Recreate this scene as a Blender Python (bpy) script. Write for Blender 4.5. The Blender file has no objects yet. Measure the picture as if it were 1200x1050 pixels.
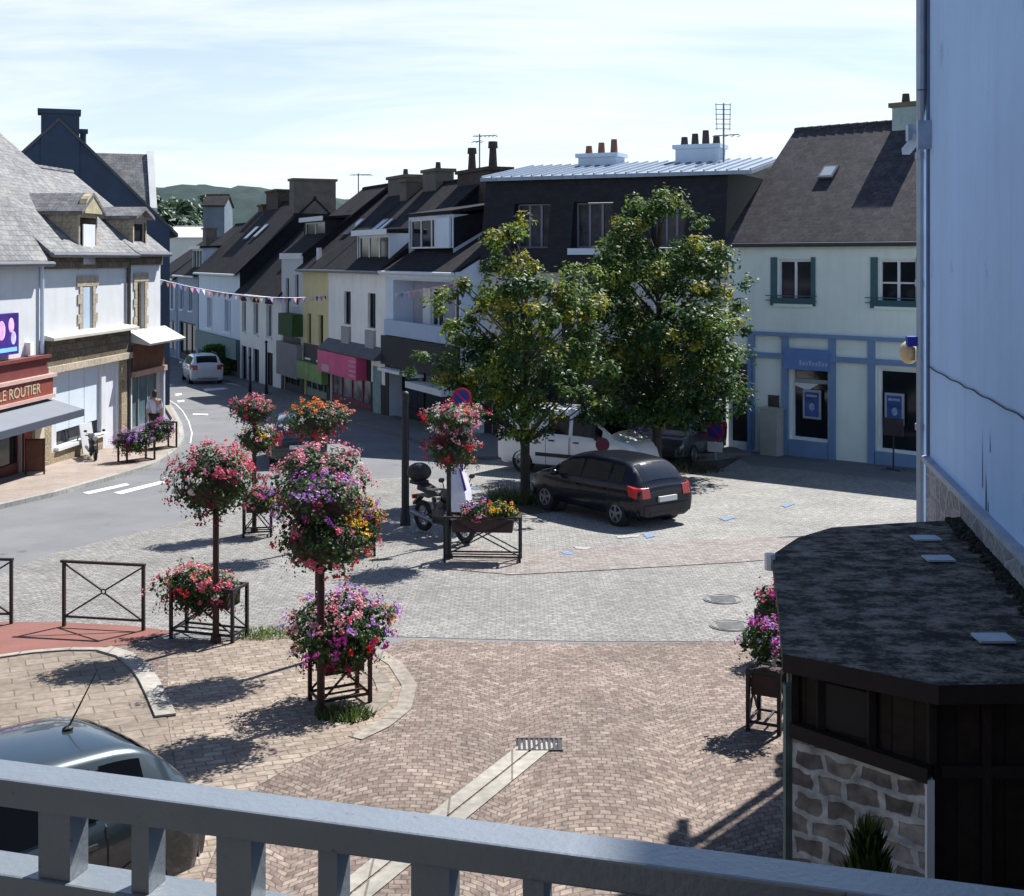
import bpy, bmesh, math, random
import numpy as np
from mathutils import Vector, Matrix
R = math.radians
random.seed(11)
S = bpy.context.scene
COL = S.collection

# ------------------------------------------------------------------ camera
H, F, HZ = 5.4, 1500.0, 303.0          # eye height; focal length and horizon row of the 1200x1050 photograph
cam = bpy.data.objects.new("camera", bpy.data.cameras.new("camera"))
COL.objects.link(cam)
cam.location = (0, 0, H)
cam.rotation_euler = (R(90), 0, 0)
cam.data.sensor_width = 36
cam.data.lens = 36 * F / 1200
cam.data.shift_y = -(525 - HZ) / 1200
cam.data.clip_start = 0.05
cam.data.clip_end = 6000
S.camera = cam

# ------------------------------------------------------------------ light
SUN_EL, SUN_AZ = R(51), R(39)           # azimuth measured from +Y (view direction) towards +X
to_sun = Vector((math.sin(SUN_AZ) * math.cos(SUN_EL), math.cos(SUN_AZ) * math.cos(SUN_EL), math.sin(SUN_EL)))
sun = bpy.data.objects.new("sun", bpy.data.lights.new("sun", 'SUN'))
COL.objects.link(sun)
sun.data.energy = 5.0
sun.data.angle = R(0.5)
sun.data.color = (1.0, 0.965, 0.92)
sun.rotation_euler = to_sun.to_track_quat('Z', 'Y').to_euler()
sun.location = (20, 20, 60)

W = bpy.data.worlds.new("World")
S.world = W
W.use_nodes = True
nt = W.node_tree
nt.nodes.clear()
def wn(t, **k):
    n = nt.nodes.new(t)
    for a, b in k.items(): setattr(n, a, b)
    return n
sky = wn('ShaderNodeTexSky', sky_type='NISHITA')
sky.sun_disc = False
sky.sun_elevation = SUN_EL
sky.sun_rotation = SUN_AZ
sky.altitude = 50
sky.air_density = 1.0
sky.dust_density = 0.4
sky.ozone_density = 4.0
tc = wn('ShaderNodeTexCoord')
sp = wn('ShaderNodeSeparateXYZ'); nt.links.new(tc.outputs['Generated'], sp.inputs[0])
zz = wn('ShaderNodeMath', operation='ADD'); nt.links.new(sp.outputs['Z'], zz.inputs[0]); zz.inputs[1].default_value = 0.16
dx = wn('ShaderNodeMath', operation='DIVIDE'); nt.links.new(sp.outputs['X'], dx.inputs[0]); nt.links.new(zz.outputs[0], dx.inputs[1])
dy = wn('ShaderNodeMath', operation='DIVIDE'); nt.links.new(sp.outputs['Y'], dy.inputs[0]); nt.links.new(zz.outputs[0], dy.inputs[1])
cb = wn('ShaderNodeCombineXYZ'); nt.links.new(dx.outputs[0], cb.inputs[0]); nt.links.new(dy.outputs[0], cb.inputs[1])
mp = wn('ShaderNodeMapping'); nt.links.new(cb.outputs[0], mp.inputs[0])
mp.inputs['Scale'].default_value = (0.42, 1.15, 1.0); mp.inputs['Rotation'].default_value = (0, 0, R(-9)); mp.inputs['Location'].default_value = (3.1, 1.2, 0)
n1 = wn('ShaderNodeTexNoise'); nt.links.new(mp.outputs[0], n1.inputs['Vector'])
n1.inputs['Scale'].default_value = 1.3; n1.inputs['Detail'].default_value = 9; n1.inputs['Roughness'].default_value = 0.58; n1.inputs['Distortion'].default_value = 0.6
rp = wn('ShaderNodeValToRGB'); nt.links.new(n1.outputs['Fac'], rp.inputs[0])
rp.color_ramp.elements[0].position = 0.40; rp.color_ramp.elements[0].color = (0.40, 0.40, 0.40, 1)
rp.color_ramp.elements[1].position = 0.64; rp.color_ramp.elements[1].color = (0.95, 0.95, 0.95, 1)
el = wn('ShaderNodeMapRange', interpolation_type='SMOOTHSTEP'); nt.links.new(sp.outputs['Z'], el.inputs[0])   # the cloud veil lies low over the horizon; overhead is clear
el.inputs[1].default_value = 0.11; el.inputs[2].default_value = 0.36; el.inputs[3].default_value = 1.0; el.inputs[4].default_value = 0.0
cf = wn('ShaderNodeMath', operation='MULTIPLY'); nt.links.new(rp.outputs[0], cf.inputs[0]); nt.links.new(el.outputs[0], cf.inputs[1])
mx = wn('ShaderNodeMixRGB'); nt.links.new(cf.outputs[0], mx.inputs[0]); nt.links.new(sky.outputs[0], mx.inputs[1])
mx.inputs[2].default_value = (8.0, 8.4, 8.6, 1)
bg = wn('ShaderNodeBackground'); nt.links.new(mx.outputs[0], bg.inputs[0]); bg.inputs[1].default_value = 0.076
ow = wn('ShaderNodeOutputWorld'); nt.links.new(bg.outputs[0], ow.inputs[0])
S.view_settings.view_transform = 'Standard'
S.view_settings.look = 'None'
S.view_settings.exposure = 0.85
S.view_settings.gamma = 1.0
S.cycles.max_bounces = 6
S.cycles.use_denoising = True

# ------------------------------------------------------------------ ground height and points
def gz(y):                               # the square falls gently away from the balcony
    return -0.028 * (min(max(y, 14.0), 80.0) - 14.0)
def G(px, py, up=0.0):                   # ground point seen at a place in the photograph
    d = (py - HZ) / F
    z1 = (H - up) / d
    if z1 <= 14: return Vector((( px - 600) / F * z1, z1))
    y = (H - up - 0.028 * 14) / (d - 0.028)
    return Vector(((px - 600) / F * y, y))
def PX(px, y): return Vector(((px - 600) / F * y, y))
def ZA(py, y): return H - (py - HZ) / F * y

# ------------------------------------------------------------------ materials
MATS = {}
def _base(name, rough, metal=0.0, spec=0.5):
    m = bpy.data.materials.new(name); m.use_nodes = True
    N = m.node_tree; b = N.nodes['Principled BSDF']
    b.inputs['Roughness'].default_value = rough; b.inputs['Metallic'].default_value = metal
    b.inputs['Specular IOR Level'].default_value = spec
    return m, N, b
def _n(N, t, **k):
    n = N.nodes.new(t)
    for a, v in k.items(): setattr(n, a, v)
    return n
def sh(c, k): return (min(1, c[0] * k), min(1, c[1] * k), min(1, c[2] * k), 1)
def _bump(N, b, src, strength, dist=0.02):
    bp = _n(N, 'ShaderNodeBump'); bp.inputs['Strength'].default_value = strength; bp.inputs['Distance'].default_value = dist
    N.links.new(src, bp.inputs['Height']); N.links.new(bp.outputs[0], b.inputs['Normal'])
def mat(name, col, rough=0.8, var=0.14, ns=2.0, bump=0.0, metal=0.0, spec=0.4, streak=0.0, emit=0.0, coat=0.0, fleck=None):
    """plain surface with two scales of irregularity; streak adds vertical weather stains"""
    if name in MATS: return MATS[name]
    m, N, b = _base(name, rough, metal, spec)
    t = _n(N, 'ShaderNodeTexCoord')
    a = _n(N, 'ShaderNodeTexNoise'); a.inputs['Scale'].default_value = ns; a.inputs['Detail'].default_value = 8; a.inputs['Roughness'].default_value = 0.62
    N.links.new(t.outputs['Object'], a.inputs['Vector'])
    cr = _n(N, 'ShaderNodeMixRGB'); cr.inputs[1].default_value = sh(col, 1 - var); cr.inputs[2].default_value = sh(col, 1 + var)
    mr = _n(N, 'ShaderNodeMapRange'); mr.inputs[1].default_value = 0.3; mr.inputs[2].default_value = 0.7
    N.links.new(a.outputs['Fac'], mr.inputs[0]); N.links.new(mr.outputs[0], cr.inputs[0])
    out = cr.outputs[0]
    if streak:
        mpn = _n(N, 'ShaderNodeMapping'); mpn.inputs['Scale'].default_value = (2.2, 2.2, 0.22); N.links.new(t.outputs['Object'], mpn.inputs[0])
        s = _n(N, 'ShaderNodeTexNoise'); s.inputs['Scale'].default_value = 1.6; s.inputs['Detail'].default_value = 7; N.links.new(mpn.outputs[0], s.inputs['Vector'])
        r2 = _n(N, 'ShaderNodeMapRange'); r2.inputs[1].default_value = 0.5; r2.inputs[2].default_value = 0.78; r2.inputs[4].default_value = streak
        N.links.new(s.outputs['Fac'], r2.inputs[0])
        c2 = _n(N, 'ShaderNodeMixRGB'); N.links.new(r2.outputs[0], c2.inputs[0]); N.links.new(out, c2.inputs[1]); c2.inputs[2].default_value = sh((col[0] * .55, col[1] * .53, col[2] * .5), 1)
        out = c2.outputs[0]
    if fleck:
        fc, lo, fs_ = fleck
        q = _n(N, 'ShaderNodeTexNoise'); q.inputs['Scale'].default_value = fs_; q.inputs['Detail'].default_value = 6; q.inputs['Roughness'].default_value = 0.7; N.links.new(t.outputs['Object'], q.inputs['Vector'])
        r3 = _n(N, 'ShaderNodeMapRange'); r3.inputs[1].default_value = lo; r3.inputs[2].default_value = lo + .06; N.links.new(q.outputs['Fac'], r3.inputs[0])
        c3 = _n(N, 'ShaderNodeMixRGB'); N.links.new(r3.outputs[0], c3.inputs[0]); N.links.new(out, c3.inputs[1]); c3.inputs[2].default_value = (*fc, 1); out = c3.outputs[0]
    N.links.new(out, b.inputs['Base Color'])
    if bump:
        f = _n(N, 'ShaderNodeTexNoise'); f.inputs['Scale'].default_value = ns * 14; f.inputs['Detail'].default_value = 5; N.links.new(t.outputs['Object'], f.inputs['Vector'])
        _bump(N, b, f.outputs['Fac'], bump)
    if emit:
        N.links.new(out, b.inputs['Emission Color']); b.inputs['Emission Strength'].default_value = emit
    if coat:
        b.inputs['Coat Weight'].default_value = coat; b.inputs['Coat Roughness'].default_value = 0.04
    MATS[name] = m; return m
def brick(name, c1, c2, mort, bw, bh, ms=0.008, rough=0.85, bump=0.5, fan=None, var=0.25, lichen=None, squash=1.0, patch=0.18, off=0.5, spec=0.3, rot=0.0, wob=0.0, stain=0.0, wscale=1.3):
    """rows of units in metres (uses the metric uv every mesh gets); fan=(width, rise) bends the rows to arcs"""
    if name in MATS: return MATS[name]
    m, N, b = _base(name, rough, 0, spec)
    t = _n(N, 'ShaderNodeTexCoord'); vec = t.outputs['UV']
    if rot:
        mpn = _n(N, 'ShaderNodeMapping'); mpn.inputs['Rotation'].default_value = (0, 0, rot); N.links.new(vec, mpn.inputs[0]); vec = mpn.outputs[0]
    base = vec
    if wob:
        w = _n(N, 'ShaderNodeTexNoise'); w.inputs['Scale'].default_value = wscale; w.inputs['Detail'].default_value = 3; N.links.new(vec, w.inputs['Vector'])
        wm = _n(N, 'ShaderNodeVectorMath', operation='MULTIPLY_ADD'); N.links.new(w.outputs['Color'], wm.inputs[0]); wm.inputs[1].default_value = (wob, wob, 0); N.links.new(vec, wm.inputs[2]); vec = wm.outputs[0]
    if fan:
        fw, fr = fan
        s = _n(N, 'ShaderNodeSeparateXYZ'); N.links.new(vec, s.inputs[0])
        d = _n(N, 'ShaderNodeMath', operation='DIVIDE'); N.links.new(s.outputs[0], d.inputs[0]); d.inputs[1].default_value = fw
        fr_ = _n(N, 'ShaderNodeMath', operation='FRACT'); N.links.new(d.outputs[0], fr_.inputs[0])
        sb = _n(N, 'ShaderNodeMath', operation='SUBTRACT'); N.links.new(fr_.outputs[0], sb.inputs[0]); sb.inputs[1].default_value = 0.5
        sq = _n(N, 'ShaderNodeMath', operation='MULTIPLY'); N.links.new(sb.outputs[0], sq.inputs[0]); N.links.new(sb.outputs[0], sq.inputs[1])
        ma = _n(N, 'ShaderNodeMath', operation='MULTIPLY_ADD'); N.links.new(sq.outputs[0], ma.inputs[0]); ma.inputs[1].default_value = 4 * fr; N.links.new(s.outputs[1], ma.inputs[2])
        c = _n(N, 'ShaderNodeCombineXYZ'); N.links.new(s.outputs[0], c.inputs[0]); N.links.new(ma.outputs[0], c.inputs[1]); vec = c.outputs[0]
    k = _n(N, 'ShaderNodeTexBrick'); N.links.new(vec, k.inputs['Vector'])
    k.offset = off; k.squash = squash
    k.inputs['Color1'].default_value = (*c1, 1); k.inputs['Color2'].default_value = (*c2, 1); k.inputs['Mortar'].default_value = (*mort, 1)
    k.inputs['Scale'].default_value = 1; k.inputs['Mortar Size'].default_value = ms; k.inputs['Mortar Smooth'].default_value = 0.3
    k.inputs['Brick Width'].default_value = bw; k.inputs['Row Height'].default_value = bh; k.inputs['Bias'].default_value = 0.0
    p = _n(N, 'ShaderNodeTexNoise'); p.inputs['Scale'].default_value = 0.7; p.inputs['Detail'].default_value = 8; p.inputs['Roughness'].default_value = 0.65; N.links.new(base, p.inputs['Vector'])
    mr = _n(N, 'ShaderNodeMapRange'); mr.inputs[1].default_value = 0.3; mr.inputs[2].default_value = 0.7; mr.inputs[3].default_value = 1 - patch; mr.inputs[4].default_value = 1 + patch
    N.links.new(p.outputs['Fac'], mr.inputs[0])
    ml = _n(N, 'ShaderNodeMixRGB', blend_type='MULTIPLY'); ml.inputs[0].default_value = 1; N.links.new(k.outputs['Color'], ml.inputs[1]); N.links.new(mr.outputs[0], ml.inputs[2])
    out = ml.outputs[0]
    if var:
        q = _n(N, 'ShaderNodeTexNoise'); q.inputs['Scale'].default_value = 9; q.inputs['Detail'].default_value = 4; N.links.new(base, q.inputs['Vector'])
        m2 = _n(N, 'ShaderNodeMapRange'); m2.inputs[1].default_value = 0.3; m2.inputs[2].default_value = 0.7; m2.inputs[3].default_value = 1 - var; m2.inputs[4].default_value = 1 + var
        N.links.new(q.outputs['Fac'], m2.inputs[0])
        l2 = _n(N, 'ShaderNodeMixRGB', blend_type='MULTIPLY'); l2.inputs[0].default_value = 1; N.links.new(out, l2.inputs[1]); N.links.new(m2.outputs[0], l2.inputs[2]); out = l2.outputs[0]
    if stain:
        q = _n(N, 'ShaderNodeTexNoise'); q.inputs['Scale'].default_value = 0.32; q.inputs['Detail'].default_value = 9; q.inputs['Roughness'].default_value = 0.72; q.inputs['Distortion'].default_value = 0.8; N.links.new(base, q.inputs['Vector'])
        m2 = _n(N, 'ShaderNodeMapRange'); m2.inputs[1].default_value = .46; m2.inputs[2].default_value = .68; m2.inputs[3].default_value = 1; m2.inputs[4].default_value = 1 - stain; N.links.new(q.outputs['Fac'], m2.inputs[0])
        l2 = _n(N, 'ShaderNodeMixRGB', blend_type='MULTIPLY'); l2.inputs[0].default_value = 1; N.links.new(out, l2.inputs[1]); N.links.new(m2.outputs[0], l2.inputs[2]); out = l2.outputs[0]
    if lichen:
        lc, lo, hi, ls = lichen
        q = _n(N, 'ShaderNodeTexNoise'); q.inputs['Scale'].default_value = ls; q.inputs['Detail'].default_value = 10; q.inputs['Roughness'].default_value = 0.7; N.links.new(base, q.inputs['Vector'])
        m2 = _n(N, 'ShaderNodeMapRange'); m2.inputs[1].default_value = lo; m2.inputs[2].default_value = hi; N.links.new(q.outputs['Fac'], m2.inputs[0])
        l2 = _n(N, 'ShaderNodeMixRGB'); N.links.new(m2.outputs[0], l2.inputs[0]); N.links.new(out, l2.inputs[1]); l2.inputs[2].default_value = (*lc, 1); out = l2.outputs[0]
    N.links.new(out, b.inputs['Base Color'])
    iv = _n(N, 'ShaderNodeMath', operation='SUBTRACT'); iv.inputs[0].default_value = 1; N.links.new(k.outputs['Fac'], iv.inputs[1])
    _bump(N, b, iv.outputs[0], bump, 0.012)
    MATS[name] = m; return m
def rubble(name, stone1, stone2, mortar, scale=3.2, width=0.09, stretch=(0.6, 1.0), bump=0.6):
    """irregular stones in wide pale joints"""
    if name in MATS: return MATS[name]
    m, N, b = _base(name, 0.9, 0, 0.25)
    t = _n(N, 'ShaderNodeTexCoord')
    w = _n(N, 'ShaderNodeTexNoise'); w.inputs['Scale'].default_value = 3; N.links.new(t.outputs['UV'], w.inputs['Vector'])
    wm = _n(N, 'ShaderNodeVectorMath', operation='MULTIPLY_ADD'); N.links.new(w.outputs['Color'], wm.inputs[0]); wm.inputs[1].default_value = (0.16, 0.16, 0); N.links.new(t.outputs['UV'], wm.inputs[2])
    mpn = _n(N, 'ShaderNodeMapping'); mpn.inputs['Scale'].default_value = (stretch[0], stretch[1], 1); N.links.new(wm.outputs[0], mpn.inputs[0])
    v = _n(N, 'ShaderNodeTexVoronoi', feature='DISTANCE_TO_EDGE', voronoi_dimensions='2D'); v.inputs['Scale'].default_value = scale; v.inputs['Randomness'].default_value = 0.85; N.links.new(mpn.outputs[0], v.inputs['Vector'])
    v2 = _n(N, 'ShaderNodeTexVoronoi', feature='F1', voronoi_dimensions='2D'); v2.inputs['Scale'].default_value = scale; v2.inputs['Randomness'].default_value = 0.85; N.links.new(mpn.outputs[0], v2.inputs['Vector'])
    s = _n(N, 'ShaderNodeSeparateXYZ'); N.links.new(v2.outputs['Color'], s.inputs[0])
    c = _n(N, 'ShaderNodeMixRGB'); N.links.new(s.outputs[0], c.inputs[0]); c.inputs[1].default_value = (*stone1, 1); c.inputs[2].default_value = (*stone2, 1)
    q = _n(N, 'ShaderNodeTexNoise'); q.inputs['Scale'].default_value = 14; q.inputs['Detail'].default_value = 6; N.links.new(t.outputs['UV'], q.inputs['Vector'])
    m2 = _n(N, 'ShaderNodeMapRange'); m2.inputs[1].default_value = 0.3; m2.inputs[2].default_value = 0.7; m2.inputs[3].default_value = 0.6; m2.inputs[4].default_value = 1.4; N.links.new(q.outputs['Fac'], m2.inputs[0])
    ml = _n(N, 'ShaderNodeMixRGB', blend_type='MULTIPLY'); ml.inputs[0].default_value = 1; N.links.new(c.outputs[0], ml.inputs[1]); N.links.new(m2.outputs[0], ml.inputs[2])
    e = _n(N, 'ShaderNodeMapRange'); e.inputs[1].default_value = width * 0.55; e.inputs[2].default_value = width; N.links.new(v.outputs['Distance'], e.inputs[0])
    o = _n(N, 'ShaderNodeMixRGB'); N.links.new(e.outputs[0], o.inputs[0]); o.inputs[1].default_value = (*mortar, 1); N.links.new(ml.outputs[0], o.inputs[2])
    N.links.new(o.outputs[0], b.inputs['Base Color'])
    _bump(N, b, e.outputs[0], bump, 0.03)
    MATS[name] = m; return m
def leafmat(name, col, trans=0.35, var=0.3, rough=0.5):
    if name in MATS: return MATS[name]
    m, N, b = _base(name, rough, 0, 0.35)
    t = _n(N, 'ShaderNodeTexCoord')
    a = _n(N, 'ShaderNodeTexNoise'); a.inputs['Scale'].default_value = 7; a.inputs['Detail'].default_value = 3; N.links.new(t.outputs['Object'], a.inputs['Vector'])
    cr = _n(N, 'ShaderNodeMixRGB'); cr.inputs[1].default_value = sh(col, 1 - var); cr.inputs[2].default_value = sh(col, 1 + var)
    mr = _n(N, 'ShaderNodeMapRange'); mr.inputs[1].default_value = 0.3; mr.inputs[2].default_value = 0.7; N.links.new(a.outputs['Fac'], mr.inputs[0]); N.links.new(mr.outputs[0], cr.inputs[0])
    N.links.new(cr.outputs[0], b.inputs['Base Color'])
    tr = _n(N, 'ShaderNodeBsdfTranslucent'); N.links.new(cr.outputs[0], tr.inputs[0])
    ms = _n(N, 'ShaderNodeMixShader'); ms.inputs[0].default_value = trans
    N.links.new(b.outputs[0], ms.inputs[1]); N.links.new(tr.outputs[0], ms.inputs[2])
    N.links.new(ms.outputs[0], N.nodes['Material Output'].inputs[0])
    MATS[name] = m; return m

# ------------------------------------------------------------------ mesh builder
class MB:
    def __init__(s): s.v, s.f, s.m = [], [], []
    def add(s, vs, fs, mi=0):
        o = len(s.v); s.v += [tuple(v) for v in vs]
        for f in fs: s.f.append(tuple(i + o for i in f)); s.m.append(mi)
        return s
    def box(s, x0, x1, y0, y1, z0, z1, mi=0):
        return s.add([(x0,y0,z0),(x1,y0,z0),(x1,y1,z0),(x0,y1,z0),(x0,y0,z1),(x1,y0,z1),(x1,y1,z1),(x0,y1,z1)],
                     [(0,3,2,1),(4,5,6,7),(0,1,5,4),(1,2,6,5),(2,3,7,6),(3,0,4,7)], mi)
    def quad(s, a, b, c, d, mi=0): return s.add([a, b, c, d], [(0, 1, 2, 3)], mi)
    def poly(s, pts, mi=0): return s.add(pts, [tuple(range(len(pts)))], mi)
    def prism(s, pts, vec, mi=0):
        n = len(pts); vec = Vector(vec); a = [Vector(p) for p in pts]; b = [p + vec for p in a]
        return s.add(a + b, [tuple(range(n - 1, -1, -1)), tuple(range(n, 2 * n))] + [(i, (i + 1) % n, n + (i + 1) % n, n + i) for i in range(n)], mi)
    def bar(s, p, q, w, h=None, mi=0, up=(0, 0, 1)):
        h = h or w; p, q = Vector(p), Vector(q); d = (q - p).normalized(); up = Vector(up)
        if abs(d.dot(up)) > .98: up = Vector((1, 0, 0))
        a = d.cross(up).normalized() * w / 2; b = a.cross(d).normalized() * h / 2
        return s.add([p-a-b, p+a-b, p+a+b, p-a+b, q-a-b, q+a-b, q+a+b, q-a+b],
                     [(0,1,2,3),(7,6,5,4),(0,4,5,1),(1,5,6,2),(2,6,7,3),(3,7,4,0)], mi)
    def cyl(s, p, q, r0, r1=None, n=12, mi=0, caps=True):
        r1 = r0 if r1 is None else r1; p, q = Vector(p), Vector(q); d = (q - p).normalized()
        up = Vector((0, 0, 1)) if abs(d.z) < .95 else Vector((1, 0, 0)); a = d.cross(up).normalized(); b = d.cross(a)
        vs = [p + (a*math.cos(t) + b*math.sin(t)) * r0 for t in [2*math.pi*i/n for i in range(n)]] + [q + (a*math.cos(t) + b*math.sin(t)) * r1 for t in [2*math.pi*i/n for i in range(n)]]
        fs = [(i, n + i, n + (i+1) % n, (i+1) % n) for i in range(n)]
        if caps: fs += [tuple(range(n)), tuple(range(2*n-1, n-1, -1))]
        return s.add(vs, fs, mi)
    def tube(s, pts, r, n=8, mi=0):
        for a, b in zip(pts[:-1], pts[1:]): s.cyl(a, b, r, r, n, mi)
        return s
    def ball(s, c, rx, ry=None, rz=None, nu=12, nv=8, mi=0, jit=0):
        ry = ry or rx; rz = rz or rx; c = Vector(c); vs = [c + Vector((0, 0, -rz))]
        for j in range(1, nv):
            ph = -math.pi/2 + math.pi*j/nv
            for i in range(nu):
                th = 2*math.pi*i/nu; k = 1 + random.uniform(-jit, jit)
                vs.append(c + Vector((rx*math.cos(ph)*math.cos(th)*k, ry*math.cos(ph)*math.sin(th)*k, rz*math.sin(ph)*k)))
        vs.append(c + Vector((0, 0, rz))); fs = []
        for i in range(nu): fs.append((0, 1 + (i+1) % nu, 1 + i))
        for j in range(nv-2):
            for i in range(nu):
                a = 1 + j*nu; fs.append((a+i, a+(i+1) % nu, a+nu+(i+1) % nu, a+nu+i))
        a = 1 + (nv-2)*nu
        for i in range(nu): fs.append((a+i, a+(i+1) % nu, len(vs)-1))
        return s.add(vs, fs, mi)
    def torus(s, c, ax, r0, r1, n=24, k=8, mi=0):
        c, ax = Vector(c), Vector(ax).normalized(); up = Vector((0, 0, 1)) if abs(ax.z) < .9 else Vector((1, 0, 0)); a = ax.cross(up).normalized(); b = ax.cross(a); vs = []; fs = []
        for i in range(n):
            t = 2*math.pi*i/n; e = a*math.cos(t) + b*math.sin(t)
            for j in range(k):
                u = 2*math.pi*j/k; vs.append(c + e*(r0 + r1*math.cos(u)) + ax*(r1*math.sin(u)))
        for i in range(n):
            for j in range(k): fs.append((i*k+j, ((i+1) % n)*k+j, ((i+1) % n)*k+(j+1) % k, i*k+(j+1) % k))
        return s.add(vs, fs, mi)
    def mesh(s, name, mats, smooth=False):
        me = bpy.data.meshes.new(name); me.from_pydata(s.v, [], s.f)
        mats = mats if isinstance(mats, (list, tuple)) else [mats]
        for m in mats: me.materials.append(m)
        if len(mats) > 1: me.polygons.foreach_set('material_index', s.m)
        metric_uv(me)
        if smooth: me.polygons.foreach_set('use_smooth', [True] * len(me.polygons))
        me.update(); return me
    def build(s, name, mats, parent=None, loc=None, smooth=False, label=None, kind=None, bevel=0):
        o = bpy.data.objects.new(name, s.mesh(name, mats, smooth)); COL.objects.link(o)
        if parent: o.parent = parent
        if loc: o.location = loc
        if label: o['label'] = label
        if kind: o['kind'] = kind
        if bevel:
            b = o.modifiers.new('bevel', 'BEVEL'); b.width = bevel; b.segments = 2; b.limit_method = 'ANGLE'
        return o
def metric_uv(me):
    """uv in metres: along each face's horizontal and up its slope"""
    uv = me.uv_layers.new(name='uv'); vs = me.vertices; dat = [0.0] * (2 * len(me.loops))
    for p in me.polygons:
        n = p.normal
        if abs(n.z) > .97: t, b = Vector((1, 0, 0)), Vector((0, 1, 0))
        else:
            t = Vector((0, 0, 1)).cross(n).normalized(); b = n.cross(t)
        for li in p.loop_indices:
            c = vs[me.loops[li].vertex_index].co; dat[2*li] = c.dot(t); dat[2*li+1] = c.dot(b)
    uv.data.foreach_set('uv', dat)
def tag(o, label, cat, group=None, kind=None):
    o['label'] = label; o['category'] = cat
    if group: o['group'] = group
    if kind: o['kind'] = kind
    return o
def struct(o): o['kind'] = 'structure'; return o
def thing(name, label, cat, loc=(0, 0, 0), rz=0.0, group=None):
    o = bpy.data.objects.new(name, None); COL.objects.link(o); o.location = loc; o.rotation_euler = (0, 0, rz); o.empty_display_size = .2
    return tag(o, label, cat, group)
def copy_tree(o, parent=None):
    c = o.copy(); COL.objects.link(c); c.parent = parent
    for ch in [k for k in bpy.data.objects if k.parent == o and k != c]: copy_tree(ch, c)
    return c
def text_obj(txt, size, m, parent, loc, rot, name='lettering', ext=.012, align='LEFT', sx=1.0):
    cu = bpy.data.curves.new(name, 'FONT'); cu.body = txt; cu.size = size; cu.extrude = ext; cu.align_x = align
    t = bpy.data.objects.new('tmp', cu); COL.objects.link(t); bpy.context.view_layer.update()
    me = bpy.data.meshes.new_from_object(t.evaluated_get(bpy.context.evaluated_depsgraph_get()))
    bpy.data.objects.remove(t); me.materials.clear(); me.materials.append(m)
    o = bpy.data.objects.new(name, me); COL.objects.link(o); o.parent = parent; o.location = loc; o.rotation_euler = rot; o.scale = (sx, 1, 1)
    return o

def sheet(name, pts, off, m, thick=0.0, kind='structure'):
    """a surface lying on the ground: pts = plan outline; off = height above the ground sheet"""
    bm = bmesh.new(); f = bm.faces.new([bm.verts.new((p[0], p[1], 0)) for p in pts])
    bmesh.ops.triangulate(bm, faces=bm.faces[:])
    for yy in (14.0, 80.0):
        bmesh.ops.bisect_plane(bm, geom=bm.verts[:] + bm.edges[:] + bm.faces[:], plane_co=(0, yy, 0), plane_no=(0, 1, 0))
    bmesh.ops.triangulate(bm, faces=bm.faces[:])
    bm.normal_update(); bm.faces.ensure_lookup_table()
    if sum(f.normal.z * f.calc_area() for f in bm.faces) < 0: bmesh.ops.reverse_faces(bm, faces=bm.faces[:])
    if thick:
        be = [e for e in bm.edges if len(e.link_faces) == 1]
        r = bmesh.ops.extrude_edge_only(bm, edges=be)
        low = {v for v in r['geom'] if isinstance(v, bmesh.types.BMVert)}
    else: low = set()
    for v in bm.verts: v.co.z = gz(v.co.y) + off - (thick if v in low else 0)
    bmesh.ops.recalc_face_normals(bm, faces=bm.faces[:]) if thick else None
    me = bpy.data.meshes.new(name); bm.to_mesh(me); bm.free(); me.materials.append(m); metric_uv(me)
    o = bpy.data.objects.new(name, me); COL.objects.link(o)
    if kind: o['kind'] = kind
    return o
# ================================================================== SETTING: ground, roads, paving, hills
M_asph = mat('asphalt', (0.158, 0.161, 0.168), .9, .16, .5, .25, fleck=((.095, .097, .10), .60, .7))
M_earth = mat('far_ground', (.10, .11, .06), .95, .3, .05)
M_setts = brick('grey_setts', (.198, .190, .178), (.268, .254, .234), (0.135, 0.138, 0.138), .135, .10, .011, fan=(1.5, .36), var=.26, patch=.16, wob=.08, stain=.22)
M_park = brick('parking_setts', (0.228, 0.225, 0.210), (0.300, 0.288, 0.264), (0.168, 0.165, 0.156), .16, .11, .012, fan=(1.7, .30), var=.26, patch=.18, wob=.08, stain=.2)
M_plaza = brick('pink_setts', (.160, .118, .098), (.270, .216, .178), (.105, .086, .074), .115, .086, .008, fan=(1.9, .50), var=.34, patch=.24, wob=.18, stain=.26)
M_sand = brick('sand_setts', (.225, .178, .140), (.315, .262, .210), (.150, .122, .098), .22, .12, .010, var=.28, patch=.20, wob=.10, stain=.2, rot=R(-20))
M_band = brick('pink_grey_setts', (0.198, 0.165, 0.150), (0.270, 0.246, 0.228), (0.156, 0.144, 0.132), .17, .12, .011, var=.25, patch=.12, wob=.05)
M_slab = brick('sand_slabs', (0.198, 0.162, 0.126), (0.258, 0.216, 0.174), (0.120, 0.099, 0.078), .42, .27, .010, var=.22, patch=.26, rot=R(-24), wob=.04, stain=.25)
M_side = brick('pavement_slabs', (0.280, 0.231, 0.196), (0.322, 0.269, 0.231), (0.224, 0.185, 0.154), .4, .4, .010, var=.12, patch=.12, rot=R(8))
M_red = mat('red_resin', (0.203, 0.087, 0.070), .9, .16, 1.5, .2)
M_kerb = brick('kerb_stone', (0.270, 0.270, 0.255), (0.338, 0.330, 0.307), (0.150, 0.150, 0.143), .95, 5, .012, var=.2, off=0)
M_pale = brick('pale_stone', (0.272, 0.258, 0.224), (0.340, 0.320, 0.279), (0.150, 0.136, 0.116), .62, 5, .012, var=.2, off=0)
M_white = mat('road_paint', (0.629, 0.629, 0.612), .8, .12, 6)
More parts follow.
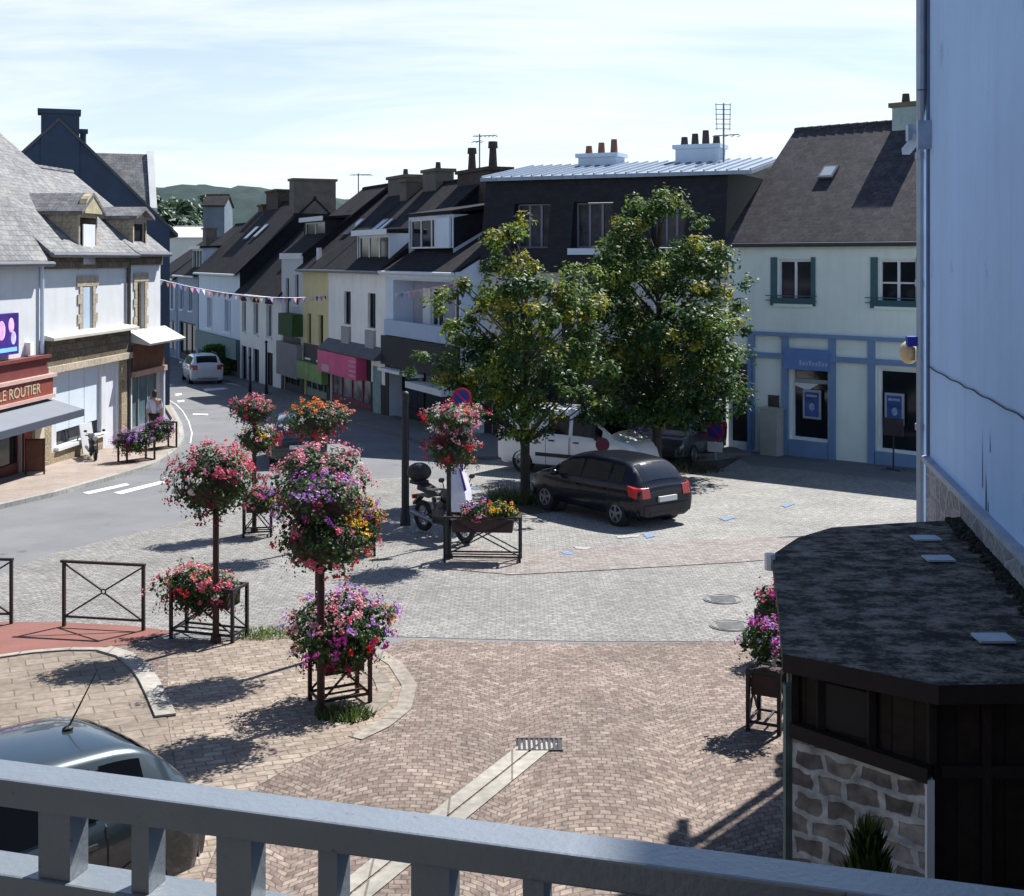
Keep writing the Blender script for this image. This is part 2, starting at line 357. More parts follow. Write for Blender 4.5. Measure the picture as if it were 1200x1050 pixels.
M_blue = mat('blue_road_paint', (.13, .215, .35), .85, .45, 22, fleck=((.20, .19, .18), .54, 26))

g = MB()
xs = [-900, -60, -20, 20, 60, 700]; ys = [-12, 14, 80, 400, 1400]
for i in range(len(xs) - 1):
    for j in range(len(ys) - 1):
        g.quad((xs[i], ys[j], gz(ys[j])), (xs[i+1], ys[j], gz(ys[j])), (xs[i+1], ys[j+1], gz(ys[j+1])), (xs[i], ys[j+1], gz(ys[j+1])))
struct(g.build('ground', M_earth))
sheet('road', [(-40, -8), (24, -8), (24, 62), (4, 78), (-14, 108), (-50, 150), (-60, 140), (-34, 96), (-40, 40)], .010, M_asph)

def pts(*pp): return [G(*p) for p in pp]
L = pts((-160, 672), (0, 674), (60, 650), (140, 630), (217, 611), (290, 585), (380, 566), (470, 560), (560, 566), (640, 600), (900, 640), (1100, 640))
sheet('crossing_paving', L + [(16, 18.4), (9, 18.45)] + pts((700, 753), (600, 751), (490, 748), (330, 744)) + [(-10, 18.6)], .016, M_setts)
sheet('parking_paving', pts((520, 566), (560, 545), (620, 528), (700, 520), (860, 500)) + [(12, 43), (18, 30)] + pts((1100, 622), (880, 632), (720, 645), (600, 648), (530, 640)), .022, M_park)
sheet('paving_band', pts((520, 668), (540, 640), (600, 646), (720, 643), (880, 630)) + [(8.5, 25.5), (12, 24)] + pts((960, 652), (870, 660), (700, 670), (600, 675)), .028, M_band)
pl = [(-22, -6), (14, -6), (14, 18.3), (7.5, 18.45)] + pts((870, 753), (700, 756), (600, 754), (480, 751), (440, 762), (400, 752), (330, 748), (290, 750), (200, 752)) + [(-12, 18.2), (-22, 18.2)]
sheet('square_paving', pl, .022, M_plaza)
red = [G(-40, 733), G(0, 731), G(60, 731), G(150, 735), G(205, 742), G(150, 757), G(80, 765), G(30, 769), G(-40, 780)]
sheet('red_path', red, .028, M_red)
slab = [G(-60, 786), G(0, 775), (G(40, 769)), G(80, 766), G(120, 766), G(150, 774), G(168, 790), G(184, 815), G(196, 848), G(205, 900), G(190, 960), G(60, 1040), G(-200, 1040)]
sheet('slab_paving', slab, .030, M_slab)
def ribbon(name, line, w, off, m, thick=0):
    a, b = [], []
    for i, p in enumerate(line):
        d = (line[min(i+1, len(line)-1)] - line[max(i-1, 0)]).normalized(); n = Vector((-d.y, d.x)) * w / 2
        a.append(p + n); b.append(p - n)
    return sheet(name, a + b[::-1], off, m, thick)
ribbon('kerb_edging', [G(*p) for p in ((122, 764), (146, 771), (162, 783), (174, 800), (184, 820), (194, 843))], .24, .060, M_pale, .06)
ribbon('slab_kerb', [G(*p) for p in ((-60, 783), (0, 772), (40, 766.5), (80, 763.5), (120, 763.5))], .12, .045, M_pale, .03)
# sandy paving round the nearest flower column, edged by a curved kerb
sheet('sand_paving', [G(*p) for p in ((196, 770), (212, 757), (330, 751), (420, 756), (462, 776), (482, 806), (474, 836), (440, 862), (360, 890), (300, 925), (262, 975), (235, 1040), (150, 1040), (190, 960), (206, 900), (197, 848))], .026, M_sand)
ribbon('kerb_edging', [G(*p) for p in ((438, 764), (464, 781), (480, 806), (474, 832), (448, 853), (416, 868))], .20, .036, brick('ring_kerb', (.22, .195, .165), (.30, .27, .225), (.13, .12, .10), .6, 5, .014, var=.3, off=0), .02)
ribbon('kerb_edging', [G(*p) for p in ((424, 782), (446, 797), (452, 812), (444, 828), (424, 842))], .20, .036, brick('ring_stone', (.19, .165, .135), (.26, .23, .19), (.12, .11, .095), .5, .4, .012, var=.25), .02)
# drain channel of pale stone ending in a dark grate
a, b = G(636, 872), G(398, 1062)
d = (b - a).normalized(); nrm = Vector((-d.y, d.x))
for k, wv in ((-1, .17), (1, .17)):
    ribbon('stone_channel', [a + nrm * .098 * k, b + nrm * .098 * k], wv, .034, M_pale)
# kerbed pavement before the houses on the left
facade = [Vector((-14.9, 20.0)), Vector((-13.3 + .095 * 8.4, 37.2 + .995 * 8.4)), Vector((-13.4, 50.5)), Vector((-16.5, 60)), Vector((-21, 70))]
kerb = [G(-120, 625), G(0, 596), G(60, 582), G(130, 562), G(172, 549), G(194, 538), G(206, 527), G(212, 516), G(210, 500), G(203, 486), G(193, 470), G(188, 458)]
sheet('pavement', facade + kerb[::-1] , .12, M_side, .14)
ribbon('kerb', [p + Vector((.04, -.02)) for p in kerb], .16, .126, M_kerb, .14)
rowk = [(-1.6, 38.6), (-3.4, 43.6), (-6.9, 51.4), (-10.4, 60.2), (-14.3, 69), (-18.3, 77), (-22.6, 85.5)]
rowf = [(7.4, 39.6), (7.0, 41.9), (-.6, 45.6), (-1.3, 45.0), (-5.0, 52.4), (-21, 86.5)]
sheet('pavement', rowk + rowf[::-1], .11, mat('dark_pavement', (0.163, 0.156, 0.150), .9, .15, .8, .1), .13)
bankp = [G(846, 528), G(880, 546), G(980, 556), G(1085, 568), (14, 33), (12.5, 36.5), (6.8, 41.9), (6.2, 40.2)]
sheet('pavement', bankp, .028, mat('bank_pavement', (0.156, 0.153, 0.150), .9, .15, .8, .1))
# painted marks
def mark(name, pp, m, off=.034): return sheet(name, [G(*p) for p in pp], off, m)
mark('crossing_stripe', ((97, 578), (148, 567), (152, 569), (104, 580)), M_white, .018)
mark('crossing_stripe', ((133, 578), (188, 564.5), (196, 566), (142, 580)), M_white, .018)
for pp in (((205, 462), (213, 461), (213, 463), (206, 464.5)), ((238, 456), (262, 454.5), (268, 456), (240, 459)), ((262, 449), (300, 450), (312, 455), (292, 454)), ((226, 485), (244, 485.5), (244, 487), (226, 486.5)),
           ((207, 470), (216, 469), (216, 471), (209, 472))):
    mark('road_marking', pp, M_white, .018)
arc = [G(*p) for p in ((196, 468), (206, 474), (214, 482), (221, 494), (225, 508), (223, 520))]
ribbon('road_marking', arc, .045, .018, M_white)
for pp in (((656, 648), (664, 647), (673, 650), (670, 652), (661, 651)), ((753, 627), (762, 625.5), (768, 630), (758, 632.5)), ((842, 609), (852, 607), (863, 608), (850, 612)), ((915, 594), (926, 591), (932, 592), (921, 596)),
           ((528, 570), (560, 573), (562, 575), (528, 572))):
    mark('parking_mark', pp, M_blue)
for pp in (((671, 642), (694, 643.5), (686, 646), (676, 645)), ((722, 630), (750, 628), (748, 631), (724, 632.5))):
    mark('parking_mark', pp, mat('worn_white_paint', (.36, .355, .34), .85, .25, 20, fleck=((.22, .21, .195), .50, 24)))
# manhole covers and grate lie in the paving but lift out
M_iron = mat('cast_iron', (.16, .16, .155), .6, .3, 12, .3, metal=.4)
for (px, py, lab) in ((847, 704, 'round iron manhole cover in grey cobbles, the farther of the two'), (856, 735, 'round iron manhole cover beside the flower stand, the nearer of the two')):
    c = G(px, py); mh = MB(); z = gz(c.y)
    mh.cyl((0, 0, .012), (0, 0, .030), .32, .32, 28); mh.torus((0, 0, .028), (0, 0, 1), .29, .012, 28, 6)
    for q in range(-3, 4): mh.box(-.2, .2, q*.06-.012, q*.06+.012, .031, .036)
    o = mh.build('manhole_cover', M_iron, loc=(c.x, c.y, z)); o.rotation_euler.x = math.atan(-.028); tag(o, lab, 'manhole', 'iron manhole covers in the cobbles')
gr = MB(); gw = .5
gr.box(-.25, .25, -.17, .17, .022, .026)
for q in range(9): gr.box(-.235 + q*.055, -.205 + q*.055, -.16, .16, .027, .036)
gr.box(-.26, .26, -.18, -.16, .03, .038); gr.box(-.26, .26, .16, .18, .03, .038)
c = G(632, 876); o = gr.build('drain_grate', mat('dark_iron', (.05, .05, .055), .6, .3, 10, metal=.5), loc=(c.x, c.y, 0)); tag(o, 'dark iron drain grate at the end of the pale stone channel', 'drain grate')
# wooded hill closing the view
hb = MB(); nx, ny = 130, 16; rnd = random.Random(4)
for j in range(ny):
    for i in range(nx):
        x = -760 + i * 6.2; y = 760 + j * 22
        t = min(1, max(0, j / (ny - 4))); rise = 3 * t * t - 2 * t ** 3
        hz_ = 68 - 9 * (max(0, x + 270) / 120) ** 2 if x > -270 else 68 - 3 * math.sin(x * .02)
        hb.v.append((x, y, -3 + max(0, hz_) * rise * .98 + rnd.uniform(-1.6, 2.2) * min(1, t * 3)))
for j in range(ny - 1):
    for i in range(nx - 1):
        hb.f.append((j*nx+i, j*nx+i+1, (j+1)*nx+i+1, (j+1)*nx+i)); hb.m.append(0)
struct(hb.build('hills', mat('wooded_hill', (.008, .030, .031), .95, .45, .05, .0)))
# ================================================================== BUILDINGS
M_glass = mat('window_glass', (.012, .015, .020), .07, .1, 1, spec=.32)
M_glassb = mat('shop_glass', (.014, .018, .024), .08, .3, 1, spec=.3)
M_wframe = mat('white_frame', (.68, .70, .72), .6, .05, 4)
M_dark = mat('dark_interior', (.02, .02, .022), .9, .2, 2)
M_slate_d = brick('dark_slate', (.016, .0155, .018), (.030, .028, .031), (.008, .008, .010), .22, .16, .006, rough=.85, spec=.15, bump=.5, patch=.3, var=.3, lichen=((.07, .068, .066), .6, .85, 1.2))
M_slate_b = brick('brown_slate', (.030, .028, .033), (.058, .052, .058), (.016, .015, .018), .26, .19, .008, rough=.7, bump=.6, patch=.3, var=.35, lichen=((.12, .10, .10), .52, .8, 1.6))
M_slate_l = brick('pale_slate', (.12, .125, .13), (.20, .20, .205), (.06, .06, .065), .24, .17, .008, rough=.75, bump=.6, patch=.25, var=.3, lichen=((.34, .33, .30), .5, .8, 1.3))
M_slate_hang = brick('hung_slate', (.010, .011, .016), (.017, .018, .025), (.006, .006, .009), .22, .14, .005, rough=.65, bump=.35, patch=.15, var=.15)
M_zinc = brick('zinc', (.24, .30, .38), (.30, .36, .44), (.24, .29, .35), .5, 9, .03, rough=.45, bump=.9, patch=.1, var=.08, off=0)
M_white_w = mat('white_render', (.60, .625, .645), .9, .07, 1.0, .14, streak=.16)
M_cream_w = mat('grey_white_render', (.80, .80, .77), .9, .08, 1.0, .12, streak=.25)
M_yellow_w = mat('yellow_render', (.66, .58, .32), .9, .08, 1.0, .12, streak=.2)
M_bluew = mat('pale_blue_render', (.58, .67, .78), .9, .06, 1.0, .12, streak=.15)
M_bank_w = mat('bank_render', (.72, .79, .74), .9, .07, .8, .15, streak=.2)
M_big_w = mat('blue_white_render', (.40, .58, .84), .92, .10, .35, .35, streak=.20, fleck=((.30, .45, .68), .62, 1.6))
M_gran = brick('granite_trim', (.36, .31, .23), (.46, .40, .31), (.26, .22, .17), .45, .32, .01, var=.25)
M_granb = rubble('brown_rubble', (.24, .19, .12), (.36, .29, .20), (.36, .31, .24), 3.0, .06)
M_brownst = brick('brown_stone', (.10, .08, .06), (.17, .14, .10), (.08, .065, .05), .4, .22, .012, var=.35)
M_navy = mat('navy_slate_gable', (.026, .046, .085), .75, .2, 1.2, .15)
M_chim = mat('chimney_render', (.13, .115, .10), .9, .25, 2.0, .3)
M_chimb = brick('dark_brick_chimney', (.055, .042, .038), (.085, .062, .055), (.04, .035, .032), .22, .075, .008, var=.3)
M_pot = mat('clay_pot', (.17, .075, .05), .8, .2, 4)
M_potd = mat('dark_pot', (.05, .04, .04), .8, .2, 4)
M_gut = mat('gutter', (.16, .17, .19), .5, .15, 3, metal=.3)
M_gutw = mat('white_gutter', (.62, .66, .70), .5, .1, 3)

class House:
    def __init__(s, name, label, A, B, cat='house', group=None, zb=None):
        s.A, s.B = Vector(A), Vector(B); s.L = (s.B - s.A).length; s.u = (s.B - s.A) / s.L; s.n = Vector((-s.u.y, s.u.x))
        s.zb = min(gz(s.A.y), gz(s.B.y)) - .1 if zb is None else zb
        s.root = thing(name, label, cat, (s.A.x, s.A.y, s.zb), math.atan2(s.u.y, s.u.x), group)
    def pu(s, px, v=0.0):
        t = (px - 600) / F; o = s.A + s.n * v
        return (t * o.y - o.x) / (s.u.x - t * s.u.y)
    def Y(s, u, v=0.0): return s.A.y + s.u.y * u + s.n.y * v
    def z(s, py, u, v=0.0): return ZA(py, s.Y(u, v)) - s.zb
    def w(s, zworld): return zworld - s.zb
    def rect(s, x0, x1, y0, y1, v=0.0):
        u0, u1 = s.pu(x0, v), s.pu(x1, v); um = (u0 + u1) / 2
        return (u0, u1, s.z(y1, um, v), s.z(y0, um, v))
    def part(s, name, mb, m, parent=None, **k): return mb.build(name, m, parent or s.root, **k)
    def shell(s, depth, eave, ridge, m, holes=(), rv=None, back=None, reveal=.2, gable=True, name='wall', low=-.6, gm=None):
        """front with real openings, gable ends and back; local x along the front, y into the house"""
        rv = depth / 2 if rv is None else rv; back = eave if back is None else back
        mb = MB(); L = s.L
        us = sorted({0.0, L} | {min(max(h[0], 0), L) for h in holes} | {min(max(h[1], 0), L) for h in holes})
        zs = sorted({low, eave} | {h[2] for h in holes} | {min(h[3], eave) for h in holes})
        for i in range(len(us) - 1):
            for j in range(len(zs) - 1):
                uc, zc = (us[i] + us[i+1]) / 2, (zs[j] + zs[j+1]) / 2
                if any(h[0] < uc < h[1] and h[2] < zc < h[3] for h in holes): continue
                if us[i+1] - us[i] < 1e-5 or zs[j+1] - zs[j] < 1e-5: continue
                mb.quad((us[i], 0, zs[j]), (us[i+1], 0, zs[j]), (us[i+1], 0, zs[j+1]), (us[i], 0, zs[j+1]))
        for h in holes:
            a, b, c, d = h[:4]
            mb.quad((a, 0, c), (b, 0, c), (b, reveal, c), (a, reveal, c)); mb.quad((a, 0, d), (a, reveal, d), (b, reveal, d), (b, 0, d))
            mb.quad((a, 0, c), (a, reveal, c), (a, reveal, d), (a, 0, d)); mb.quad((b, 0, c), (b, 0, d), (b, reveal, d), (b, reveal, c))
        mg = MB() if gm else mb
        for x in (0, L):
            p = [(x, 0, low), (x, depth, low), (x, depth, back)] + ([(x, rv, ridge)] if gable else []) + [(x, 0, eave)]
            mg.poly(p if x else p[::-1])
        mg.quad((L, depth, low), (0, depth, low), (0, depth, back), (L, depth, back))
        s.depth, s.eave, s.ridge, s.rv, s.bk = depth, eave, ridge, rv, back
        o = s.part(name, mb, m)
        if gm: s.part('gable', mg, gm)
        return o
    def clad(s, hole, ztop, m, z0=-.3):
        """dark panels added round a ground floor opening to blacken the shop front"""
        a, b, c, d = hole[:4]
        mb = MB().box(.01, a - .002, -.035, -.003, z0, ztop).box(b + .002, s.L - .01, -.035, -.003, z0, ztop).box(a - .002, b + .002, -.035, -.003, d + .002, ztop).box(a - .002, b + .002, -.035, -.003, z0, c - .002)
        return s.part('dark_shop_panel', mb, m)
    def roof(s, m, ov=.28, oe=.12, th=.13, ridge_m=None):
        k1 = (s.ridge - s.eave) / s.rv; k2 = (s.ridge - s.bk) / (s.depth - s.rv)
        e = .004
        p = [(-oe, -ov, s.eave - ov*k1 + e), (-oe, s.rv, s.ridge + e), (-oe, s.depth + ov, s.bk - ov*k2 + e),
             (-oe, s.depth + ov, s.bk - ov*k2 + th), (-oe, s.rv, s.ridge + th*1.25), (-oe, -ov, s.eave - ov*k1 + th)]
        mb = MB().prism(p, (s.L + 2*oe, 0, 0))
        o = s.part('roof', mb, m)
        rt = MB(); n = int(s.L / .33)
        for i in range(n):
            x0 = -oe + (s.L + 2*oe) * i / n; rt.cyl((x0, s.rv, s.ridge + th*1.1), (x0 + (s.L + 2*oe) / n * .96, s.rv, s.ridge + th*1.1), .085, .10, 8)
        rt.build('ridge_tiles', ridge_m or m, o)
        return o
    def gutter(s, m=None, ov=.28, th=.13):
        k1 = (s.ridge - s.eave) / s.rv; zz = s.eave - ov*k1 + th*.3
        s.part('gutter', MB().cyl((-.05, -ov - .06, zz), (s.L + .05, -ov - .06, zz), .07, .07, 8), m or M_gut)
    def slope_z(s, v): return s.eave + (s.ridge - s.eave) * v / s.rv
    def win(s, u0, u1, z0, z1, frame=None, v=.16, mull=1, tr=0, sill=True, glass=None, name='window', fw=.065, sillm=None, parent=None):
        frame = frame or M_wframe; mb = MB(); a, b = v - .05, v + .03
        mb.box(u0, u0 + fw, a, b, z0, z1); mb.box(u1 - fw, u1, a, b, z0, z1); mb.box(u0 + fw, u1 - fw, a, b, z0, z0 + fw); mb.box(u0 + fw, u1 - fw, a, b, z1 - fw, z1)
        for i in range(mull):
            c = u0 + (u1 - u0) * (i + 1) / (mull + 1); mb.box(c - .04, c + .04, a + .005, b, z0 + fw, z1 - fw)
        for i in range(tr):
            c = z0 + (z1 - z0) * (i + 1) / (tr + 1); mb.box(u0 + fw, u1 - fw, a + .008, b, c - .025, c + .025)
        o = s.part(name, mb, frame, parent)
        MB().box(u0 + .01, u1 - .01, v - .005, v + .035, z0 + .01, z1 - .01).build('pane', glass or M_glass, o)
        if sill: MB().box(u0 - .08, u1 + .08, -.09, v - .052, z0 - .09, z0 - .003).build('sill', sillm or M_cream_w, o)
        return o
    def shutters(s, u0, u1, z0, z1, m, w=None, parent=None):
        w = w or (u1 - u0) / 2
        for x in (u0 - w - .02, u1 + .02):
            mb = MB().box(x, x + w, -.055, -.012, z0, z1)
            for q in range(int((z1 - z0) / .12)): mb.box(x + .05, x + w - .05, -.066, -.0555, z0 + .05 + q*.12, z0 + .13 + q*.12)
            s.part('shutter', mb, m, parent)
    def chimney(s, u, v, w, d, ztop, m, pots=2, potm=None, cap=True, zfrom=None, poth=.45, parent=None, capm=None):
        z0 = (s.slope_z(v) if v <= s.rv else s.ridge - 1) - .8 if zfrom is None else zfrom
        mb = MB().box(u - w/2, u + w/2, v - d/2, v + d/2, z0, ztop)
        o = s.part('chimney', mb, m, parent)
        if cap: MB().box(u - w/2 - .09, u + w/2 + .09, v - d/2 - .09, v + d/2 + .09, ztop + .003, ztop + .15).build('chimney_cap', capm or m, o)
        for i in range(pots):
            x = u - w/2 + w * (i + .5) / pots; h = poth * (0.75 + .5 * ((i * 7) % 3) / 2)
            MB().cyl((x, v, ztop + .14), (x, v, ztop + .15 + h), .14, .11, 10).build('chimney_pot', potm or M_pot, o)
        return o
    def dormer(s, u0, u1, zb, zt, wallm, roofm, v0=0.0, top=.35, back=None, ov=.18, wf=None, mull=1, flat=False, win=True, edge=None):
        """box or gabled dormer standing on the slope from plan depth v0 back into the roof"""
        kk = (s.ridge - s.eave) / s.rv; vb = back if back is not None else min(s.rv, (zt - s.eave) / kk)
        a = .1; mb = MB()
        mb.quad((u0, v0, zb), (u0 + a, v0, zb), (u0 + a, v0, zt), (u0, v0, zt)); mb.quad((u1 - a, v0, zb), (u1, v0, zb), (u1, v0, zt), (u1 - a, v0, zt))
        mb.quad((u0 + a, v0, zt - a), (u1 - a, v0, zt - a), (u1 - a, v0, zt), (u0 + a, v0, zt))
        for x in (u0, u1): mb.poly([(x, v0, zb - .2), (x, v0, zt), (x, vb, zt), (x, max(v0 + .01, (zb - s.eave) / kk), zb - .2)])
        d = s.part('dormer', mb, wallm)
        if win: s.win(u0 + a, u1 - a, zb, zt - a, frame=wf, v=v0 + .1, mull=mull, sill=False, parent=d)
        if flat:
            rm = MB().prism([(u0 - ov, v0 - ov, zt + .005), (u0 - ov, vb + .3, zt + .005 + top), (u0 - ov, vb + .3, zt + .14 + top), (u0 - ov, v0 - ov, zt + .14)], (u1 - u0 + 2*ov, 0, 0))
        else:
            um = (u0 + u1) / 2; vr = min(s.rv, (zt + top - s.eave) / kk) + .05
            rm = MB().prism([(u0 - ov, v0 - ov, zt - .02), (um, v0 - ov, zt + top), (u1 + ov, v0 - ov, zt - .02), (u1 + ov, v0 - ov, zt + .09), (um, v0 - ov, zt + top + .12), (u0 - ov, v0 - ov, zt + .09)], (0, vr - v0 + ov, 0))
            d2 = MB().poly([(u0, v0, zt), (u1, v0, zt), (um, v0, zt + top)]); d2.build('gablet', wallm, d)
        ro = rm.build('dormer_roof', roofm, d)
        if edge: MB().box(u0 - ov - .02, u1 + ov + .02, v0 - ov - .05, v0 - ov - .003, zt - .06, zt + .17).build('fascia', edge, ro if False else d)
        return d
    def skylight(s, u, v, w=.7, l=1.0, m=None, lit=None):
        k = (s.ridge - s.eave) / s.rv; c = math.sqrt(1 + k*k); e = .14
        def P(a, b, h): return (u + a, v + b / c - h * k / c, s.slope_z(v) + b * k / c + h / c)
        mb = MB(); vs = [P(-w/2, -l/2, e), P(w/2, -l/2, e), P(w/2, l/2, e), P(-w/2, l/2, e), P(-w/2, -l/2, e+.07), P(w/2, -l/2, e+.07), P(w/2, l/2, e+.07), P(-w/2, l/2, e+.07)]
        mb.add(vs, [(4,5,6,7),(0,1,5,4),(1,2,6,5),(2,3,7,6),(3,0,4,7)])
        o = s.part('skylight', mb, m or M_gut)
        MB().quad(P(-w/2+.07, -l/2+.07, e+.075), P(w/2-.07, -l/2+.07, e+.075), P(w/2-.07, l/2-.07, e+.075), P(-w/2+.07, l/2-.07, e+.075)).build('pane', lit or mat('skylight_glass', (.10, .13, .16), .08, .1, 1, spec=.6), o)
        return o
    def shopfront(s, u0, u1, z0, z1, fm, v=.15, posts=3, stall=.45, glass=None, name='shopfront'):
        mb = MB().box(u0, u1, v - .06, v + .04, z0, z0 + stall)
        for i in range(posts + 1):
            c = u0 + (u1 - u0) * i / posts; mb.box(max(u0, c - .05), min(u1, c + .05), v - .05, v + .035, z0 + stall, z1)
        mb.box(u0, u1, v - .055, v + .03, z1 - .12, z1 - .002)
        o = s.part(name, mb, fm)
        MB().box(u0 + .01, u1 - .01, v, v + .025, z0 + stall - .01, z1 - .01).build('pane', glass or M_glassb, o)
        return o

# ---------------------------------------------------------------- left row, lit by the sun
def LP(q): return Vector((-13.3 + .095 * q, 37.2 + .995 * q))
# tobacco bar at the left edge
h = House('bar_building', 'white rendered building with red bar front and grey awning at the left edge', LP(-14), LP(-.86), 'house', zb=-.75)
e = h.w(5.62)
fu0, fu1 = h.pu(-300), h.pu(47)
zt = h.z(416, h.pu(40))
hole = [(h.L - 7.2, h.L - 1.15, .05, h.z(474, h.L - 3)), (h.L - 1.0, h.L - .02 - .55, .05, h.z(474, h.L - 3))]
hole = [(h.L - 7.2, h.L - 1.15, .1, 2.35)]
h.shell(8.6, e, e + 5.6, M_white_w, hole, rv=4.1)
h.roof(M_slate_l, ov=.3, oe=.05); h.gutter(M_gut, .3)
ftop = h.w(2.66)
mb = MB().box(-.1, h.L - .03, -.22, -.003, ftop - .52, ftop - .06); mb.box(-.1, h.L + .02, -.32, -.003, ftop - .058, ftop + .03)
h.part('upper_fascia', mb, mat('maroon_paint', (.16, .04, .035), .6, .15, 3))
h.part('cornice', MB().box(-.1, h.L + .28, -.36, -.003, ftop - .62, ftop - .523), mat('pink_stone', (.52, .34, .30), .8, .12, 3))
sg = h.part('shop_sign', MB().box(-.1, h.L + .14, -.30, -.003, ftop - 1.10, ftop - .623), mat('red_sign', (.26, .065, .045), .55, .2, 2))
h.part('moulding', MB().box(-.1, h.L + .18, -.35, -.003, ftop - 1.2, ftop - 1.103), mat('pink_stone', (.52, .34, .30)))
text_obj('LE ROUTIER', .40, mat('gold_letters', (.50, .43, .30), .6, .2, 4), sg, (h.L - 3.05, -.302, ftop - 1.0), (R(90), 0, 0), sx=1.12)
za = ftop - 1.22
aw = MB().prism([(h.L - 8, -.02, za), (h.L - 8, -1.15, za - .32), (h.L - 8, -1.15, za - .37), (h.L - 8, -.02, za - .05)], (8.25, 0, 0))
awo = h.part('awning', aw, mat('grey_awning', (.17, .19, .22), .8, .05, 2))
MB().box(h.L - 8, h.L + .25, -1.18, -1.153, za - .52, za - .33).build('valance', mat('navy_valance', (.05, .06, .09), .8, .1, 3), awo)
h.shopfront(h.L - 7.2, h.L - 1.15, .1, 2.35, mat('maroon_paint', (.16, .04, .035)), posts=4)
h.part('pillar', MB().box(h.L - .62, h.L - .05, -.14, -.003, -.3, ftop - 1.21), mat('cream_pillar', (.56, .52, .42), .8, .12, 3))
h.part('door_panel', MB().box(h.L - 1.12, h.L - .66, -.06, -.003, .1, 1.55), mat('red_panel', (.26, .06, .05), .5, .15, 3))
h.part('menu_poster', MB().box(h.L - 1.14, h.L - .68, -.075, -.004, 1.6, 2.2), mat('paper_poster', (.62, .60, .54), .8, .1, 6))
ls = h.part('light_sign', MB().box(h.pu(12) - 1.9, h.pu(12), -.24, -.06, h.w(2.84), h.w(3.94)), mat('purple_sign', (.035, .018, .14), .4, .35, 1.6, emit=.35))
for (cx, cz, rr, mm) in ((-.42, 3.62, .20, (.62, .32, .66)), (-.30, 3.28, .18, (.42, .36, .78)), (-.95, 3.5, .26, (.62, .3, .6)), (-1.3, 3.15, .2, (.4, .3, .8))):
    MB().ball((h.pu(12) + cx, -.243, h.w(cz)), rr*.8, .012, rr, 16, 8).build('light_bubble', mat('ring_%d' % int(mm[0] * 100), mm, .5, .45, 4, emit=.35), ls)
MB().box(h.pu(12) - 1.2, h.pu(12) - .12, -.252, -.243, h.w(2.92), h.w(3.03)).build('light_strip', mat('blue_strip', (.12, .3, .8), .5, .1, 3, emit=.8), ls)
h.part('alarm_box', MB().box(h.L - .95, h.L - .74, -.16, -.003, ftop + .06, ftop + .42), M_cream_w)
h.part('downpipe', MB().cyl((h.L - .08, -.08, ftop + .05), (h.L - .08, -.08, e - .1), .06, .06, 8), M_bluew)
h.chimney(h.L - 2.05, 4.1, 1.1, .8, e + 7.0, M_chim, 2)

# stone-banded house with dormer
h = House('stone_trim_house', 'white house with brown stone shop band, pale shutter and gabled dormer', LP(-.85), LP(5.42), 'house', zb=-.85)
e = h.w(5.72)
w1 = h.rect(96, 108, 336, 388); garage = h.rect(66, 119, 430, 500); door = h.rect(124, 138, 428, 512)
w1 = (w1[0], w1[1], h.w(3.22), h.w(4.55)); garage = (garage[0], garage[1], .75, h.w(2.02)); door = (door[0], door[1], .05, h.w(2.02))
h.shell(10, e, e + 4.2, M_white_w, [w1, garage, door], rv=5)
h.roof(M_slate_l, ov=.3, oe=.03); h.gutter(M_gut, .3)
h.part('eave_band', MB().box(.02, h.L - .02, -.10, -.003, e - .62, e - .1), M_brownst)
o = h.win(*w1, mull=0, sillm=M_gran)
h.part('shutter', MB().box(w1[0] + .03, w1[0] + .5, -.03, .06, w1[2] + .02, w1[3] - .02), mat('pale_blue_shutter', (.42, .53, .64), .6, .1, 4))
q = MB(); k = 0
for zz in np.arange(w1[2] - .1, w1[3], .30):
    for (x0, x1) in ((w1[0] - (.34 if k % 2 else .2), w1[0] - .003), (w1[1] + .003, w1[1] + (.34 if k % 2 else .2))): q.box(x0, x1, -.035, -.002, zz, zz + .29)
    k += 1
q.box(w1[0] - .4, w1[1] + .4, -.045, -.002, w1[3] + .005, w1[3] + .32)
h.part('quoins', q, M_gran)
bz0, bz1 = h.w(2.30), h.w(3.05)
h.part('shop_band', MB().box(.1, h.L - .06, -.10, -.003, bz0, bz1), M_brownst)
h.part('cornice', MB().prism([(.02, -.003, bz1 + .005), (.02, -.38, bz1 + .005), (.02, -.38, bz1 + .08), (.02, -.003, bz1 + .2)], (h.L + .05, 0, 0)), mat('cream_stone', (.48, .455, .40), .8, .1, 2))
h.part('moulding', MB().box(.06, h.L - .05, -.2, -.003, bz0 - .2, bz0 - .003), M_gran)
gd = MB(); n = 3
for i in range(n):
    a, b = garage[0] + (garage[1] - garage[0]) * i / n, garage[0] + (garage[1] - garage[0]) * (i + 1) / n
    gd.box(a + .02, b - .02, .10, .14, garage[2] + .42, garage[3])
sh_o = h.part('shop_blind', gd, mat('pale_blind', (.60, .68, .76), .7, .05, 2))
h.part('window', MB().box(garage[0], garage[1], .15, .18, garage[2], garage[3]), M_glass)
h.part('shop_sill', MB().box(garage[0] - .15, garage[1] + .1, -.14, .09, garage[2] - .10, garage[2] - .003), M_wframe)
h.part('base_wall', MB().box(.5, door[0] - .35, -.06, -.003, -.4, garage[2] - .105), M_granb)
h.part('pier', MB().box(.08, .5, -.08, -.003, -.4, bz0 - .203), M_granb)
h.part('pier', MB().box(door[1] + .12, h.L - .25, -.08, -.003, -.4, bz0 - .203), M_granb)
h.part('door', MB().box(door[0], door[1], .10, .15, door[2], door[3]), mat('white_door', (.66, .68, .74), .6, .05, 3))
h.part('downpipe', MB().cyl((h.L - .1, -.08, .1), (h.L - .1, -.08, e - .1), .07, .07, 8), mat('dark_pipe', (.07, .065, .06), .6, .2, 3))
